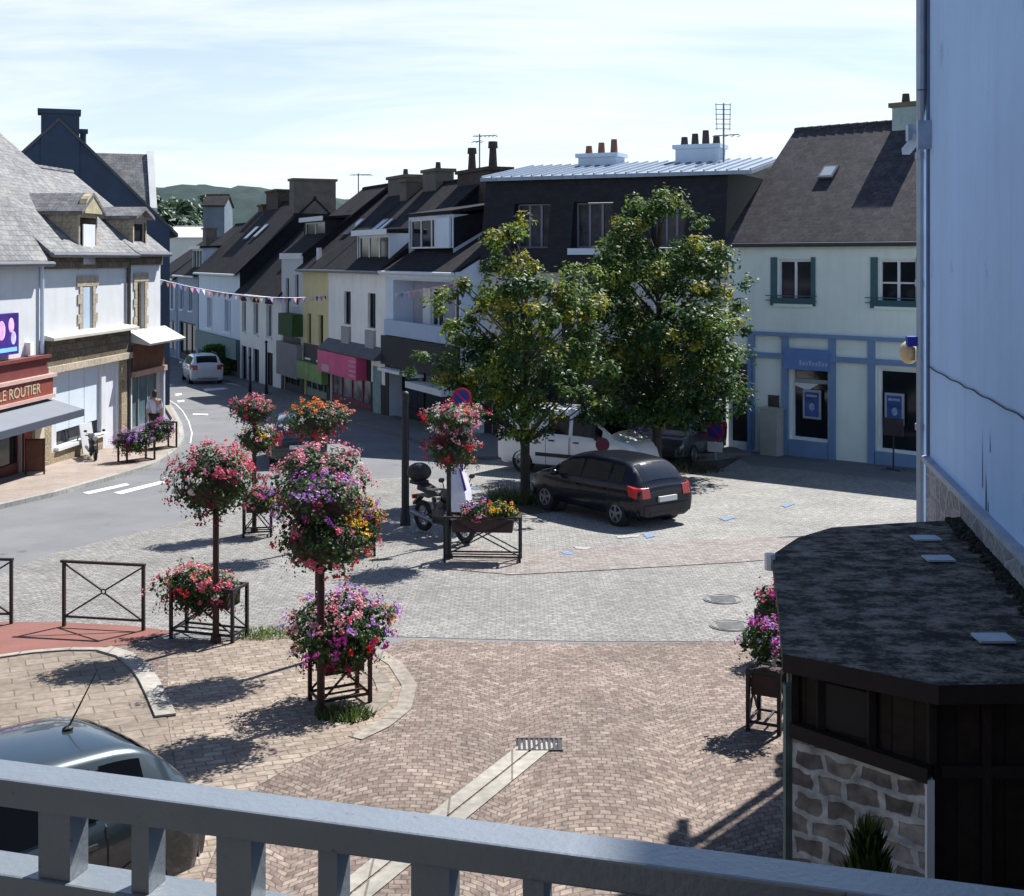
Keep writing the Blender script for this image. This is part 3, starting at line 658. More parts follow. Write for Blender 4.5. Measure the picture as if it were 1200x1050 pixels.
du0, du1 = h.pu(90), h.pu(112)
dm = h.dormer(du0, du1, h.w(5.25), h.w(6.75), M_gran, M_slate_l, v0=-.06, top=.55, ov=.2, win=False)
h.part('shutter', MB().box(du0 + .25, du1 - .25, -.10, -.063, h.w(5.22), h.w(6.45)), mat('white_shutter', (.70, .74, .80), .6, .05, 3), dm)
pd = MB(); um = (du0 + du1) / 2
pd.prism([(um + math.cos(t) * .92 * (du1 - du0) / 2, -.24, h.w(6.78) + math.sin(t) * .62) for t in [math.pi * i / 12 for i in range(13)]], (0, .22, 0))
h.part('pediment', pd, mat('lichen_stone', (.44, .38, .24), .9, .25, 4, .3), dm)

# narrow white corner house
h = House('corner_house', 'narrow white corner house with orange shop front and flared white canopy', LP(5.44), LP(8.36), 'house', zb=-.95)
e = h.w(5.74)
w1 = h.rect(160, 169, 331, 384); w1 = (w1[0], w1[1], h.w(2.95), h.w(4.62))
sf = (.35, h.L - .12, .12, h.w(1.55))
h.shell(7, e, e + 2.6, M_white_w, [w1, sf], rv=3.3)
h.roof(M_slate_l, ov=.3, oe=.06); h.gutter(M_gut, .3)
h.part('eave_band', MB().box(.02, h.L - .02, -.10, -.003, e - .55, e - .1), M_brownst)
h.win(*w1, mull=0, frame=M_gran, glass=mat('brown_pane', (.10, .075, .05), .3, .2, 3))
q = MB(); k = 0
for zz in np.arange(w1[2] - .1, w1[3], .30):
    for (x0, x1) in ((w1[0] - (.30 if k % 2 else .18), w1[0] - .003), (w1[1] + .003, w1[1] + (.30 if k % 2 else .18))): q.box(x0, x1, -.035, -.002, zz, zz + .29)
    k += 1
q.box(w1[0] - .3, w1[1] + .3, -.045, -.002, w1[3] + .005, w1[3] + .3)
h.part('quoins', q, M_gran)
cz = h.w(2.62)
h.part('canopy', MB().prism([(-.02, -.003, cz), (-.02, -.75, cz - .12), (-.02, -.78, cz - .05), (-.02, -.003, cz + .38)], (h.L + .45, 0, 0)), mat('white_canopy', (.46, .46, .45), .8, .08, 2))
h.part('fascia', MB().box(.05, h.L + .02, -.14, -.003, h.w(1.62), cz - .13), mat('brown_fascia', (.13, .055, .03), .7, .35, 3))
h.part('moulding', MB().box(.02, h.L + .06, -.24, -.003, h.w(1.44), h.w(1.618)), mat('salmon_wood', (.46, .28, .20), .7, .15, 3))
h.part('pilaster', MB().box(h.L - .10, h.L + .05, -.16, -.003, -.3, h.w(1.438)), mat('lilac_wood', (.42, .44, .50), .7, .1, 3))
h.shopfront(*sf, mat('green_grey_wood', (.16, .19, .20), .7, .15, 3), posts=3, stall=.5, glass=mat('teal_glass', (.10, .16, .19), .12, .4, 1.2))
h.dormer(.55, 1.75, h.w(5.45), h.w(6.75), M_gran, M_slate_l, v0=.05, top=.30, ov=.22, wf=M_gran, mull=0)

# dark blue gable house behind them
Yg = 54.0
Cg = PX(66, 55.0); rg = Cg.normalized(); ug = Vector((rg.y, -rg.x))       # the gable end looks straight at the square
def gpt(px): t = (px - 600) / F; k = (t * Cg.y - Cg.x) / (ug.x - t * ug.y); return Cg + ug * k
h = House('gable_house', 'dark blue house end with a broad tall chimney behind the corner house', gpt(-68), gpt(199), 'house', zb=-1.3)
e = h.w(6.7); half = h.L / 2; rz = h.w(11.3); dep = 11
mb = MB().poly([(0, 0, -.5), (h.L, 0, -.5), (h.L, 0, e), (half, 0, rz), (0, 0, e)])
mb.quad((h.L, 0, -.5), (h.L, dep, -.5), (h.L, dep, e), (h.L, 0, e)); mb.quad((0, dep, -.5), (0, 0, -.5), (0, 0, e), (0, dep, e))
mb.poly([(0, dep, e), (half, dep, rz), (h.L, dep, e), (h.L, dep, -.5), (0, dep, -.5)])
h.part('wall', mb, M_navy)
k = (rz - e) / half
rf = MB()
for sx in (0, 1):
    x0 = half; x1 = h.L + .35 if sx else -.35; z1 = e - .35 * k
    rf.prism([(x0, -.12, rz + .005), (x1, -.12, z1 + .005), (x1, -.12, z1 + .15), (x0, -.12, rz + .18)], (0, dep + .24, 0))
ro = h.part('roof', rf, mat('navy_slate', (.055, .06, .075), .6, .25, 1.5, .2))
cx = h.pu(70); h.part('chimney', MB().box(h.pu(48), h.pu(93), -.06, .95, 7.2, h.w(ZA(130, Yg))), M_navy)
h.part('chimney_cap', MB().box(h.pu(44), h.pu(95), -.14, 1.03, h.w(ZA(130, Yg)) + .003, h.w(ZA(124.5, Yg))), M_navy)
h.part('flue', MB().cyl((h.pu(97.5), .3, 9.5), (h.pu(97.5), .3, h.w(ZA(152, Yg))), .13, .13, 8).box(h.pu(97.5) - .2, h.pu(97.5) + .2, .1, .5, h.w(ZA(152, Yg)), h.w(ZA(147, Yg))), M_navy)
# cross dormer on the street side: roof seen from its end, sky sheen put into pale slate
dz = h.w(ZA(180, 57)); xd0 = h.pu(119, 3); xd1 = h.pu(173, 3); vd = 3.2
dro = MB().prism([(xd0 - 2.4, vd - 2.2, dz - 2.6), (xd0 - 2.4, vd, dz), (xd0 - 2.4, vd + 2.2, dz - 2.6), (xd0 - 2.4, vd + 2.2, dz - 2.45), (xd0 - 2.4, vd, dz + .16), (xd0 - 2.4, vd - 2.2, dz - 2.45)], (xd1 - xd0 + 2.4, 0, 0))
dd = h.part('dormer', MB().prism([(xd0, vd - 2.0, dz - 4.5), (xd0, vd + 2.0, dz - 4.5), (xd0, vd + 2.0, dz - 2.42), (xd0, vd, dz - .03), (xd0, vd - 2.0, dz - 2.42)], (xd1 - xd0 - .03, 0, 0)), M_navy)
dro.build('dormer_roof', M_slate_l, dd)
cp = MB().prism([(xd1 - .02, vd - 2.25, dz - 2.75), (xd1 - .02, vd, dz + .02), (xd1 - .02, vd + 2.25, dz - 2.75), (xd1 - .02, vd + 2.25, dz - 2.4), (xd1 - .02, vd, dz + .33), (xd1 - .02, vd - 2.25, dz - 2.4)], (.3, 0, 0))
cp.build('gable_coping', M_cream_w, dd)
mb = MB()
for i in range(2):
    y0 = 1.6 + i * 5.2
    f = MB().box(h.L + .01, h.L + .05, y0, y0 + 1.1, h.w(2.9), h.w(4.6)).build('window', M_wframe, h.root)
    MB().box(h.L + .052, h.L + .06, y0 + .1, y0 + 1.0, h.w(3.0), h.w(4.5)).build('pane', M_glass, f)

# ---------------------------------------------------------------- right-hand row along the descending street, in shade
def RP(px):                                 # row building line in plan
    t = (px - 600) / F
    y = (-5.13 + .47 * 52) / (t + .47); return Vector((t * y, y))
def row(name, label, p0, p1): return House(name, label, RP(p0), RP(p1), 'house', 'terraced houses down the shaded side of the street')

M_shopd = mat('dark_shop_wood', (.018, .018, .021), .6, .2, 3)
# far pair, the blue of their shade put into the wall colour
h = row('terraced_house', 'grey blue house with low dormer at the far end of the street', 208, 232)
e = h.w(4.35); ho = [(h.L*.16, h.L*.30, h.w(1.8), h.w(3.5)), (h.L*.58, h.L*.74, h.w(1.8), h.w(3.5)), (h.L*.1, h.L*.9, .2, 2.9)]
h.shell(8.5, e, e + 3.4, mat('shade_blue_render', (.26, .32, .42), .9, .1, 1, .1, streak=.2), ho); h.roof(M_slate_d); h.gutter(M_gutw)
for o in ho[:2]: h.win(*o)
h.shopfront(*ho[2], M_shopd); h.dormer(h.L*.5, h.L*.95, h.w(4.5), h.w(6.1), M_bluew, M_slate_d, v0=.35, flat=True, top=.1, edge=M_gutw, mull=2)
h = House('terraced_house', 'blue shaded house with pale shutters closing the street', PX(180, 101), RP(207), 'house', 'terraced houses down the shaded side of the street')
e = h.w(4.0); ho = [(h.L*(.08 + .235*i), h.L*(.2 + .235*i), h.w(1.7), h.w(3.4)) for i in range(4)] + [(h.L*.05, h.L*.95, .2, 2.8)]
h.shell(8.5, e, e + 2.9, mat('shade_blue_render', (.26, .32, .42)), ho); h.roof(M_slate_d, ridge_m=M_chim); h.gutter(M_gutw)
for o in ho[:4]: h.win(*o); h.shutters(*o, M_bluew, .35)
h.shopfront(*ho[4], mat('blue_shop', (.10, .16, .26), .6, .1, 3), posts=5)
h.chimney(h.L*.6, 3.2, 1.2, .8, e + 3.6, M_chim, 0)
# pale blue house over the teal shop
h = row('terraced_house', 'pale blue house over a teal shop sign beside the hedge', 233, 281)
e = h.w(4.65); ho = [(h.L*.22, h.L*.36, h.w(.95), h.w(2.9)), (h.L*.66, h.L*.80, h.w(.95), h.w(2.9)), (.5, h.L - .5, .15, 2.3)]
h.shell(9, e, h.w(8.9), M_bluew, ho, gm=M_slate_hang); h.clad(ho[2], h.w(-.56), M_shopd); h.roof(M_slate_d, oe=.18); h.gutter(M_gutw)
for o in ho[:2]: h.win(*o, frame=M_bluew, glass=mat('lilac_blind', (.32, .34, .42), .4, .1, 2)); 
h.shopfront(*ho[2], M_shopd)
h.part('shop_sign', MB().box(-.05, h.L + .05, -.25, -.003, h.w(-.55), h.w(.62)), mat('teal_sign', (.09, .17, .19), .6, .1, 2))
h.skylight(h.L*.45, 2.4, 1.0, 1.2); h.skylight(h.L*.62, 2.5, .9, 1.2)
h.chimney(h.L*.08, 4.5, 1.3, 1.1, h.w(8.9), mat('brown_chimney', (.10, .06, .045), .9, .25, 2, .2), 0)
h.chimney(h.L*.30, 4.6, 3.0, 1.1, h.w(9.75), M_chimb, 0); h.chimney(h.L*.97, 4.5, 1.0, 2.6, h.w(10.05), M_chim, 0)
# low cream house with three arched windows
h = row('terraced_house', 'low cream house with three arched upper windows', 281, 330)
e = h.w(3.55); ws = [h.rect(283.5, 288.5, 347, 380), h.rect(297, 303, 349, 383), h.rect(312, 319, 351, 387)]
ws = [(a, b, h.w(1.15), h.w(2.95)) for a, b, *_ in ws]; lo = [(a - .1, b + .1, .2, h.w(.35)) for a, b, *_ in ws]; lo.append(((ws[0][1] + ws[1][0]) / 2 - .35, (ws[0][1] + ws[1][0]) / 2 + .35, .2, h.w(.35)))
h.shell(8.4, e, h.w(7.6), M_cream_w, ws + lo); h.roof(M_slate_d); h.gutter(M_gutw)
for o in ws:
    x = h.win(*o, mull=1); a, b = o[0], o[1]; ar = MB()
    ar.prism([((a+b)/2 + math.cos(t)*(b-a)*.62, -.04, o[3] + math.sin(t)*.3) for t in [math.pi*i/8 for i in range(9)]], (0, .037, 0)); ar.build('arch_head', M_dark, x)
for o in lo: h.win(*o, frame=M_shopd, sill=False)
h.skylight(h.L*.55, 1.8, .8, 1.2); h.skylight(h.L*.85, 2.0, .7, 1.2)
# narrow white house with green awning
h = row('terraced_house', 'narrow tall white house with dark green window box', 330, 355)
e = h.w(5.55); ho = [(h.L*.20, h.L*.36, h.w(2.2), h.w(4.4)), (h.L*.64, h.L*.80, h.w(3.1), h.w(4.6)), (h.L*.1, h.L*.9, .15, 3.0)]
h.shell(9, e, h.w(9.0), M_white_w, ho, gm=M_slate_hang); h.clad(ho[2], h.w(-.56), M_shopd); h.roof(M_slate_d, ov=.05); 
h.part('parapet', MB().box(-.02, h.L + .02, -.12, -.003, e - .18, e + .12), M_wframe)
for o in ho[:2]: h.win(*o, frame=M_shopd)
h.shopfront(*ho[2], M_shopd)
h.part('window_box', MB().box(h.L*.35, h.L*1.0, -.55, -.003, h.w(1.55), h.w(2.65)), mat('dark_green', (.035, .08, .025), .8, .3, 4))
h.part('shop_sign', MB().box(.05, h.L - .05, -.3, -.003, h.w(-.55), h.w(1.15)), mat('grey_sign', (.22, .22, .24), .7, .15, 1.5))
h.dormer(h.L*.0, h.L*.95, h.w(6.3), h.w(7.35), M_slate_hang, M_slate_d, v0=1.2, flat=True, top=.12, edge=M_wframe)
# yellow house
h = row('terraced_house', 'yellow house over a green shop sign', 355, 385)
e = h.w(5.02); ho = [(h.L*.17, h.L*.33, h.w(.6), h.w(2.75)), (h.L*.62, h.L*.80, h.w(.6), h.w(2.75)), (h.L*.05, h.L*.95, .15, 2.75)]
h.shell(9, e, h.w(8.7), M_yellow_w, ho, gm=M_slate_hang); h.clad(ho[2], h.w(-.43), M_shopd); h.roof(M_slate_d); h.gutter(M_gut)
for o in ho[:2]: h.win(*o, frame=mat('olive_frame', (.10, .085, .03), .6, .1, 3), mull=0)
h.shopfront(*ho[2], mat('green_post', (.20, .27, .22), .6, .1, 3), posts=4)
h.part('shop_sign', MB().box(.05, h.L - .05, -.32, -.003, h.w(-.42), h.w(.42)), mat('green_sign', (.17, .30, .10), .6, .3, 1.2))
h.chimney(h.L*.55, 4.5, 2.6, .9, h.w(9.3), M_chim, 1, potm=M_potd); h.skylight(h.L*.4, 2.2, .8, 1.2)
h.part('flue', MB().cyl((h.L*.4, .3, e), (h.L*.4, .3, e + .9), .12, .12, 8), M_gutw)
# grey-white house over the pink shop
h = row('terraced_house', 'grey white house over a bright pink shop sign', 385, 452)
e = h.w(5.02); wa, wb = h.rect(403, 411, 341, 375), h.rect(431, 440, 343, 380)
ho = [(wa[0], wa[1], h.w(2.5), h.w(3.95)), (wb[0], wb[1], h.w(2.5), h.w(3.95)), (.25, h.L - 1.8, .15, 2.6)]
h.shell(9, e, h.w(8.7), M_cream_w, ho, gm=M_slate_hang); h.clad(ho[2], h.w(.24), M_shopd); h.roof(M_slate_d); h.gutter(M_gut)
for o in ho[:2]:
    x = h.win(*o, frame=M_shopd); MB().box(o[0] - .05, o[1] + .05, -.12, -.003, o[2] - 1.1, o[2] - .1).build('guard_panel', mat('grey_panel', (.30, .31, .32), .7, .1, 3), x)
h.part('ledge', MB().prism([(-.03, -.003, h.w(1.25)), (-.03, -.5, h.w(1.25)), (-.03, -.5, h.w(1.35)), (-.03, -.003, h.w(1.75))], (h.L + .06, 0, 0)), mat('slate_ledge', (.10, .10, .12), .7, .2, 2))
pk = h.part('shop_sign', MB().box(-.1, h.L - 2.3, -.5, -.003, h.w(.25), h.w(1.22)), mat('pink_sign', (.62, .09, .22), .55, .18, .9))
MB().box(.6, h.L - 6.2, -.512, -.502, h.w(.31), h.w(.62)).build('sign_stripe', mat('pale_pink', (.52, .36, .42), .6, .1, 2), pk)
for q in range(4): MB().box(h.L - 3.3, h.L - 2.4, -.512, -.502, h.w(.38 + q*.2), h.w(.45 + q*.2)).build('sign_stripe', mat('pale_pink', (.52, .36, .42)), pk)
h.shopfront(*ho[2], mat('plum_wood', (.16, .035, .07), .6, .2, 3), posts=4, glass=mat('mixed_display', (.16, .16, .18), .2, .9, 1.4))
h.part('door', MB().box(h.L - 1.5, h.L - .5, -.04, -.003, .1, 2.3), mat('teal_door', (.20, .29, .29), .6, .4, 1.5))
h.dormer(h.L*.42, h.L*.95, h.w(5.35), h.w(6.45), M_bluew, M_slate_d, v0=.3, flat=True, top=.12, edge=M_gutw, mull=2)
h.skylight(h.L*.16, 2.0, .7, 1.3); h.skylight(h.L*.27, 2.0, .5, 1.3)
h.chimney(h.L*.30, 4.5, 1.6, .9, h.w(9.35), M_chim, 1, potm=M_potd); h.chimney(h.L*.02, 4.4, .9, 1.6, h.w(9.0), M_chim, 0)
h.chimney(h.L*.93, 4.6, 3.4, 1.0, h.w(9.05), M_chimb, 0); 
for (uu, hh) in ((.77, 1.0), (1.05, 1.1)):
    h.part('chimney_pot', MB().cyl((h.L*uu, 4.6, h.w(9.2)), (h.L*uu, 4.6, h.w(9.2) + hh*.75), .2, .15, 8).cyl((h.L*uu, 4.6, h.w(9.2) + hh*.75), (h.L*uu, 4.6, h.w(9.2) + hh), .22, .2, 8), M_potd)
# blue-white house with loggia and box dormer
h = House('terraced_house', 'blue white house with loggia and box dormer next to the pink shop', RP(452), (-1.8, 44.9), 'house', 'terraced houses down the shaded side of the street')
e = h.w(4.95); lg = (.9, h.L - .15, h.w(2.75), h.w(4.55)); sf = (.4, h.L - .4, .15, 2.55)
h.shell(8.6, e, h.w(7.6), M_bluew, [lg, sf], reveal=.9, rv=4.6); h.clad(sf, h.w(1.14), M_shopd)
rfm = h.roof(M_slate_d, ov=.25, oe=.02); h.gutter(M_gutw, .25)
lb = MB().box(lg[0], lg[1], .85, .9, lg[2], lg[3]); h.part('loggia_back', lb, mat('mauve_render', (.33, .33, .40), .9, .1, 1))
x = h.win(lg[0] + 2.3, lg[0] + 3.5, lg[2] + .05, lg[3] - .25, v=.82, sill=False); h.win(lg[0] + 4.6, lg[0] + 5.9, lg[2] + .05, lg[3] - .25, v=.82, sill=False)
h.part('loggia_panel', MB().box(lg[0] + 1.3, lg[0] + 2.1, .76, .845, lg[2], lg[3] - .3), M_wframe)
h.part('balcony_parapet', MB().box(.25, h.L - .05, -.16, -.003, h.w(2.35), h.w(2.95)), mat('blue_parapet', (.38, .47, .62), .8, .06, 2))
h.part('eave_board', MB().box(-.03, h.L + .03, -.22, -.003, e - .30, e - .02), M_gutw)
h.shopfront(*sf, M_shopd, v=.6)
fb = h.part('shop_sign', MB().box(.02, h.L - .02, -.22, -.003, h.w(1.15), h.w(2.3)), mat('black_fascia', (.022, .022, .025), .6, .15, 1.5))
wr = MB()
for i in range(5):
    x0 = h.L*.55 + i*.32; wr.bar((x0, -.226, h.w(1.5)), (x0 + .1, -.226, h.w(2.0 - .06*i)), .06, .012); wr.bar((x0 + .1, -.226, h.w(1.5)), (x0 + .26, -.226, h.w(1.62)), .06, .012)
wr.build('sign_flourish', mat('grey_green_paint', (.16, .19, .17), .7, .1, 3), fb)
h.part('awning_board', MB().box(.4, h.L*.55, -.5, -.01, h.w(.92), h.w(1.04)), M_wframe); h.part('awning_board', MB().box(h.L*.5, h.L - .3, -.62, -.01, h.w(.55), h.w(.78)), M_wframe)
dk = (h.ridge - h.eave) / h.rv
d0, d1 = h.pu(479, .9), h.pu(531, .9)
dm = h.dormer(d0, d1, h.z(291, (d0 + d1) / 2, .9), h.z(253, (d0 + d1) / 2, .9), M_bluew, M_slate_d, v0=.9, flat=True, top=.75, back=5.2, ov=.12, mull=3, edge=None, win=True)
MB().box(d0 + .65*(d1 - d0), d1 - .15, .80, .895, h.z(291, 3, .9), h.z(256, 3, .9)).build('blind_panel', M_bluew, dm)
chk = MB().poly([(d1 + .012, .92, h.z(291, 6, .9)), (d1 + .012, .92, h.z(254, 6, .9)), (d1 + .012, 5.2, h.z(254, 6, .9) + .7), (d1 + .012, 4.2, h.ridge)]); chk.build('slate_cheek', M_slate_hang, dm)

# dark mansard building behind the trees
A = Vector((-.98, 45.3)); B = Vector((6.95, 41.55))
h = House('mansard_building', 'long dark slate mansard building with zinc top roof behind the trees', A, B, 'house')
e = h.w(5.02); top = h.w(8.25); ins = .55
ws = [h.rect(606, 648, 238, 291, .3), h.rect(675, 721, 236, 291, .3), h.rect(768, 806, 234, 291, .3)]
fl = [(.7 + i*2.15, 1.9 + i*2.15, h.w(2.2), h.w(3.9)) for i in range(4)]; sf = [(.3, h.L - .3, .15, 2.7)]
h.shell(9, e, e, mat('stone_white_render', (.55, .56, .58), .9, .08, 1, .1, streak=.2), fl + sf, gable=False)
for o in fl: h.win(*o)
h.shopfront(*sf[0], M_shopd, posts=5); h.clad(sf[0], 2.74, M_shopd)  # shade on this shop front is put into its near-black colour
h.part('shop_sign', MB().box(.1, h.L - .1, -.18, -.003, 2.75, 3.4), M_shopd)
ms = MB(); wz0, wz1 = h.z(291, 4, .3), h.z(237, 4, .3)
holes = [(a, b, wz0, wz1) for a, b, *_ in ws]
us = sorted({-.05, h.L} | {x for a, b, *_ in holes for x in (a, b)}); zs = [e - .1, wz0, wz1, top]
vv = lambda z: -.30 + ins * (z - e + .1) / (top - e + .1)
for i in range(len(us) - 1):
    for j in range(3):
        uc = (us[i] + us[i+1]) / 2
        if j == 1 and any(a < uc < b for a, b, *_ in holes): continue
        ms.quad((us[i], vv(zs[j]), zs[j]), (us[i+1], vv(zs[j]), zs[j]), (us[i+1], vv(zs[j+1]), zs[j+1]), (us[i], vv(zs[j+1]), zs[j+1]))
for a, b, c, d in holes:
    for q in (((a, vv(c), c), (b, vv(c), c), (b, .6, c), (a, .6, c)), ((a, vv(d), d), (a, .6, d), (b, .6, d), (b, vv(d), d)), ((a, vv(c), c), (a, .6, c), (a, .6, d), (a, vv(d), d)), ((b, vv(c), c), (b, vv(d), d), (b, .6, d), (b, .6, c))): ms.quad(*q)
ms.poly([(-.05, vv(e - .1), e - .1), (-.05, vv(top), top), (-.05, 9, top), (-.05, 9, e - .1)]); ms.poly([(h.L, vv(e - .1), e - .1), (h.L, 9, e - .1), (h.L, 9, top), (h.L, vv(top), top)])
ms.quad((-.05, vv(e - .1), e - .1), (-.05, .02, e - .1), (h.L, .02, e - .1), (h.L, vv(e - .1), e - .1))
h.part('mansard', ms, M_slate_hang)
for a, b, c, d in holes:
    h.win(a + .02, b - .02, c + .02, d - .02, frame=mat('mauve_frame', (.20, .20, .25), .6, .05, 3), v=.42, mull=2, sill=False, fw=.05, glass=mat('curtain_glass', (.035, .04, .055), .2, .7, 2.5, spec=.25))
h.part('window_sill', MB().box(holes[1][0] - .05, holes[1][1] + .1, -.35, .1, wz0 - .22, wz0 - .004), M_bluew)
zt = MB().prism([(-.15, vv(top) - .28, top + .005), (-.15, 4.5, top + .72), (-.15, 9.2, top + .1), (-.15, 9.2, top), (-.15, 4.5, top + .6), (-.15, vv(top) - .28, top - .12)], (h.L + 1.0, 0, 0))
h.part('roof', zt, M_zinc)
rib = MB()
for i in range(26):
    x = -.1 + (h.L + .9) * i / 25; rib.bar((x, vv(top) - .26, top + .03), (x, 4.45, top + .735), .05, .07)
h.part('roof_seams', rib, mat('seam_zinc', (.26, .32, .40), .5, .1, 3))
for (p0, p1, zc, npot, pm) in ((683, 727, 186, 3, M_pot), (796, 846, 176, 4, M_potd)):
    vv_ = 3.9; u0, u1 = h.pu(p0, vv_), h.pu(p1, vv_); zc_ = h.z(zc, u0, vv_)
    h.chimney((u0 + u1) / 2, vv_, (u1 - u0), .9, zc_, M_bluew, npot, potm=pm, zfrom=top + .2, poth=.42)
h.part('downpipe', MB().cyl((h.L - .15, -.35, 0), (h.L - .15, -.35, e + .1), .06, .06, 8), M_gut)

# ---------------------------------------------------------------- bank in shade on the right
h = House('bank_building', 'pale green white bank building with blue framed ground floor', (6.97, 41.2), (6.97 + .72 * 9.5, 41.2 - .69 * 9.5), 'bank')
e = h.w(5.98)
M_bblue = mat('bank_blue', (.17, .27, .44), .6, .08, 2)
M_teal = mat('teal_shutter', (.045, .115, .135), .5, .1, 4)
wa = h.rect(911, 951, 304, 359); wb = h.rect(1029, 1077, 304, 359); wa = (wa[0], wa[1], h.w(4.0), h.w(5.38)); wb = (wb[0], wb[0] + (wa[1] - wa[0]), h.w(4.0), h.w(5.38))
da = h.rect(926, 971, 424, 518); db = h.rect(1028, 1085, 432, 536)
da = (da[0], da[1], h.w(-.18), h.w(2.2)); db = (db[0], db[1] + .4, h.w(-.25), h.w(2.2))
side = (.08, h.pu(876), h.w(-.45), h.w(2.05))
h.shell(8.4, e, h.w(9.7), M_bank_w, [wa, wb, da, db, side], rv=4.2)
h.roof(M_slate_b, ov=.22, oe=.1); h.gutter(mat('dark_gutter', (.05, .05, .055), .5, .1, 3), .22)
for w_ in (wa, wb):
    x = h.win(*w_, v=.14, mull=1, tr=0 if w_ is wa else 1, sillm=M_bank_w, fw=.08)
    MB().box(w_[0] - .22, w_[0] - .003, -.05, -.004, w_[2] - .05, w_[3] + .06).build('shutter', M_teal, x)
    MB().box(w_[1] + .003, w_[1] + .14, -.05, -.004, w_[2] - .05, w_[3] + .06).build('shutter', M_teal, x)
    MB().box(w_[0] - .22, w_[1] + .14, -.08, -.055, w_[2] - .06, w_[2] + .18).bar((w_[0] - .35, -.13, w_[2] + .25), (w_[1] + .25, -.13, w_[2] + .25), .03).bar((w_[0] - .35, -.13, w_[2] + .10), (w_[1] + .25, -.13, w_[2] + .10), .03).build('window_guard', M_teal, x)
z39 = h.w(3.05); z41 = h.w(2.42)
fr = MB().box(h.pu(878), h.L, -.13, -.003, z39 - .07, z39 + .05)
h.part('cornice', fr, M_bblue)
h.part('cornice', MB().box(h.pu(878), h.L, -.12, -.003, z41 - .13, z41 + .03), M_bblue)
for (a, b, c0, c1) in ((878, 885, -.55, 3.0), (917.5, 924.5, -.55, 3.0), (972.5, 980, -.6, 3.0), (1018.5, 1026, -.65, 3.0)):
    u0, u1 = h.pu(a), h.pu(b)
    mbp = MB().box(u0, u1, -.10, -.003, h.w(c0) - .1, z41 - .133).box(u0, u1, -.10, -.003, z41 + .033, z39 - .073)
    h.part('pilaster', mbp, M_bblue)
pn = h.part('name_board', MB().box(da[0] - .1, da[1] + .08, -.20, -.125, z41 - .42, z41 + .22), mat('bank_board', (.12, .22, .48), .5, .08, 2))
wr = MB()
for i in range(9):
    x0 = da[0] + .45 + i*.11; wr.box(x0, x0 + .07, -.208, -.203, z41 - .28, z41 - .17 + .05 * (i % 3 == 0))
wr.build('board_lettering', mat('pale_letters', (.35, .42, .60), .6, .1, 2), pn)
for (o, nm) in ((da, 'shop_window'), (db, 'shop_window')):
    x = h.win(*o, v=.16, mull=0, sill=False, name=nm, fw=.09, glass=M_glass)
MB().box(da[0] + .1, da[1] - .1, .095, .15, da[3] - .62, da[3] - .5).build('transom', mat('grey_transom', (.30, .32, .36), .6, .1, 3), h.root)
h.part('blind', MB().prism([(da[0] + .1, .12, da[3] - .63), (da[1] - .4, .12, da[3] - .63), (da[0] + .55, .12, da[3] - .85), (da[0] + .1, .12, da[3] - .72)], (0, .02, 0)), M_wframe)
h.part('stall_riser', MB().box(da[0] - .02, da[1] + .02, -.08, -.003, -.2, da[2] - .003), M_bblue)
h.part('stall_riser', MB().box(db[0] - .02, db[1] + .02, -.08, -.003, -.2, db[2] - .003), M_bblue)
for (o, p0, p1, y0, y1) in ((da, 940, 961, 457, 491), (db, 1036, 1058.5, 461, 498)):
    r_ = h.rect(p0, p1, y0, y1); px_ = MB().box(r_[0], r_[1], .04, .075, r_[2], r_[3]); f = h.part('poster_frame', px_, mat('poster_frame', (.32, .36, .44), .5, .1, 3))
    po = MB().box(r_[0] + .07, r_[1] - .07, .03, .038, r_[2] + .07, r_[3] - .07).build('poster', mat('blue_poster', (.035, .085, .26), .4, .6, 2.2), f)
    pw = r_[1] - r_[0]; ph_ = r_[3] - r_[2]; MB().ball((r_[0] + pw*.52, .03, r_[2] + ph_*.42), pw*.16, .006, ph_*.13, 10, 6).build('poster_print', mat('poster_print', (.30, .36, .55), .5, .5, 5), po); MB().box(r_[0] + pw*.2, r_[1] - pw*.2, .022, .029, r_[3] - ph_*.24, r_[3] - ph_*.17).build('poster_print', mat('poster_print', (.30, .36, .55)), po)
cm = h.rect(901, 913, 463, 481); h.part('cash_machine', MB().box(cm[0], cm[1], -.05, -.003, cm[2], cm[3]), mat('dark_panel', (.035, .03, .035), .4, .4, 4))
h.part('side_door', MB().box(side[0], side[1], .12, .16, side[2], side[3]), mat('black_door', (.012, .014, .02), .4, .2, 2))
h.part('downpipe', MB().cyl((h.pu(881.5), -.18, .1), (h.pu(881.5), -.18, z41), .06, .06, 8), mat('blue_pipe', (.13, .22, .40), .5, .1, 3))
cuw = h.pu(1047, 4.2)
h.chimney(cuw + .72, 4.2, 1.15, .75, h.z(128, cuw, 4.2), mat('bank_chimney', (.33, .42, .42), .9, .15, 2, .2, streak=.3), 2, potm=M_potd, poth=.42, capm=mat('mossy_cap', (.14, .13, .08), .9, .3, 4))
h.skylight(h.pu(970, 2.2), 2.35, .55, .6, lit=mat('pale_skylight', (.42, .48, .50), .2, .1, 2))

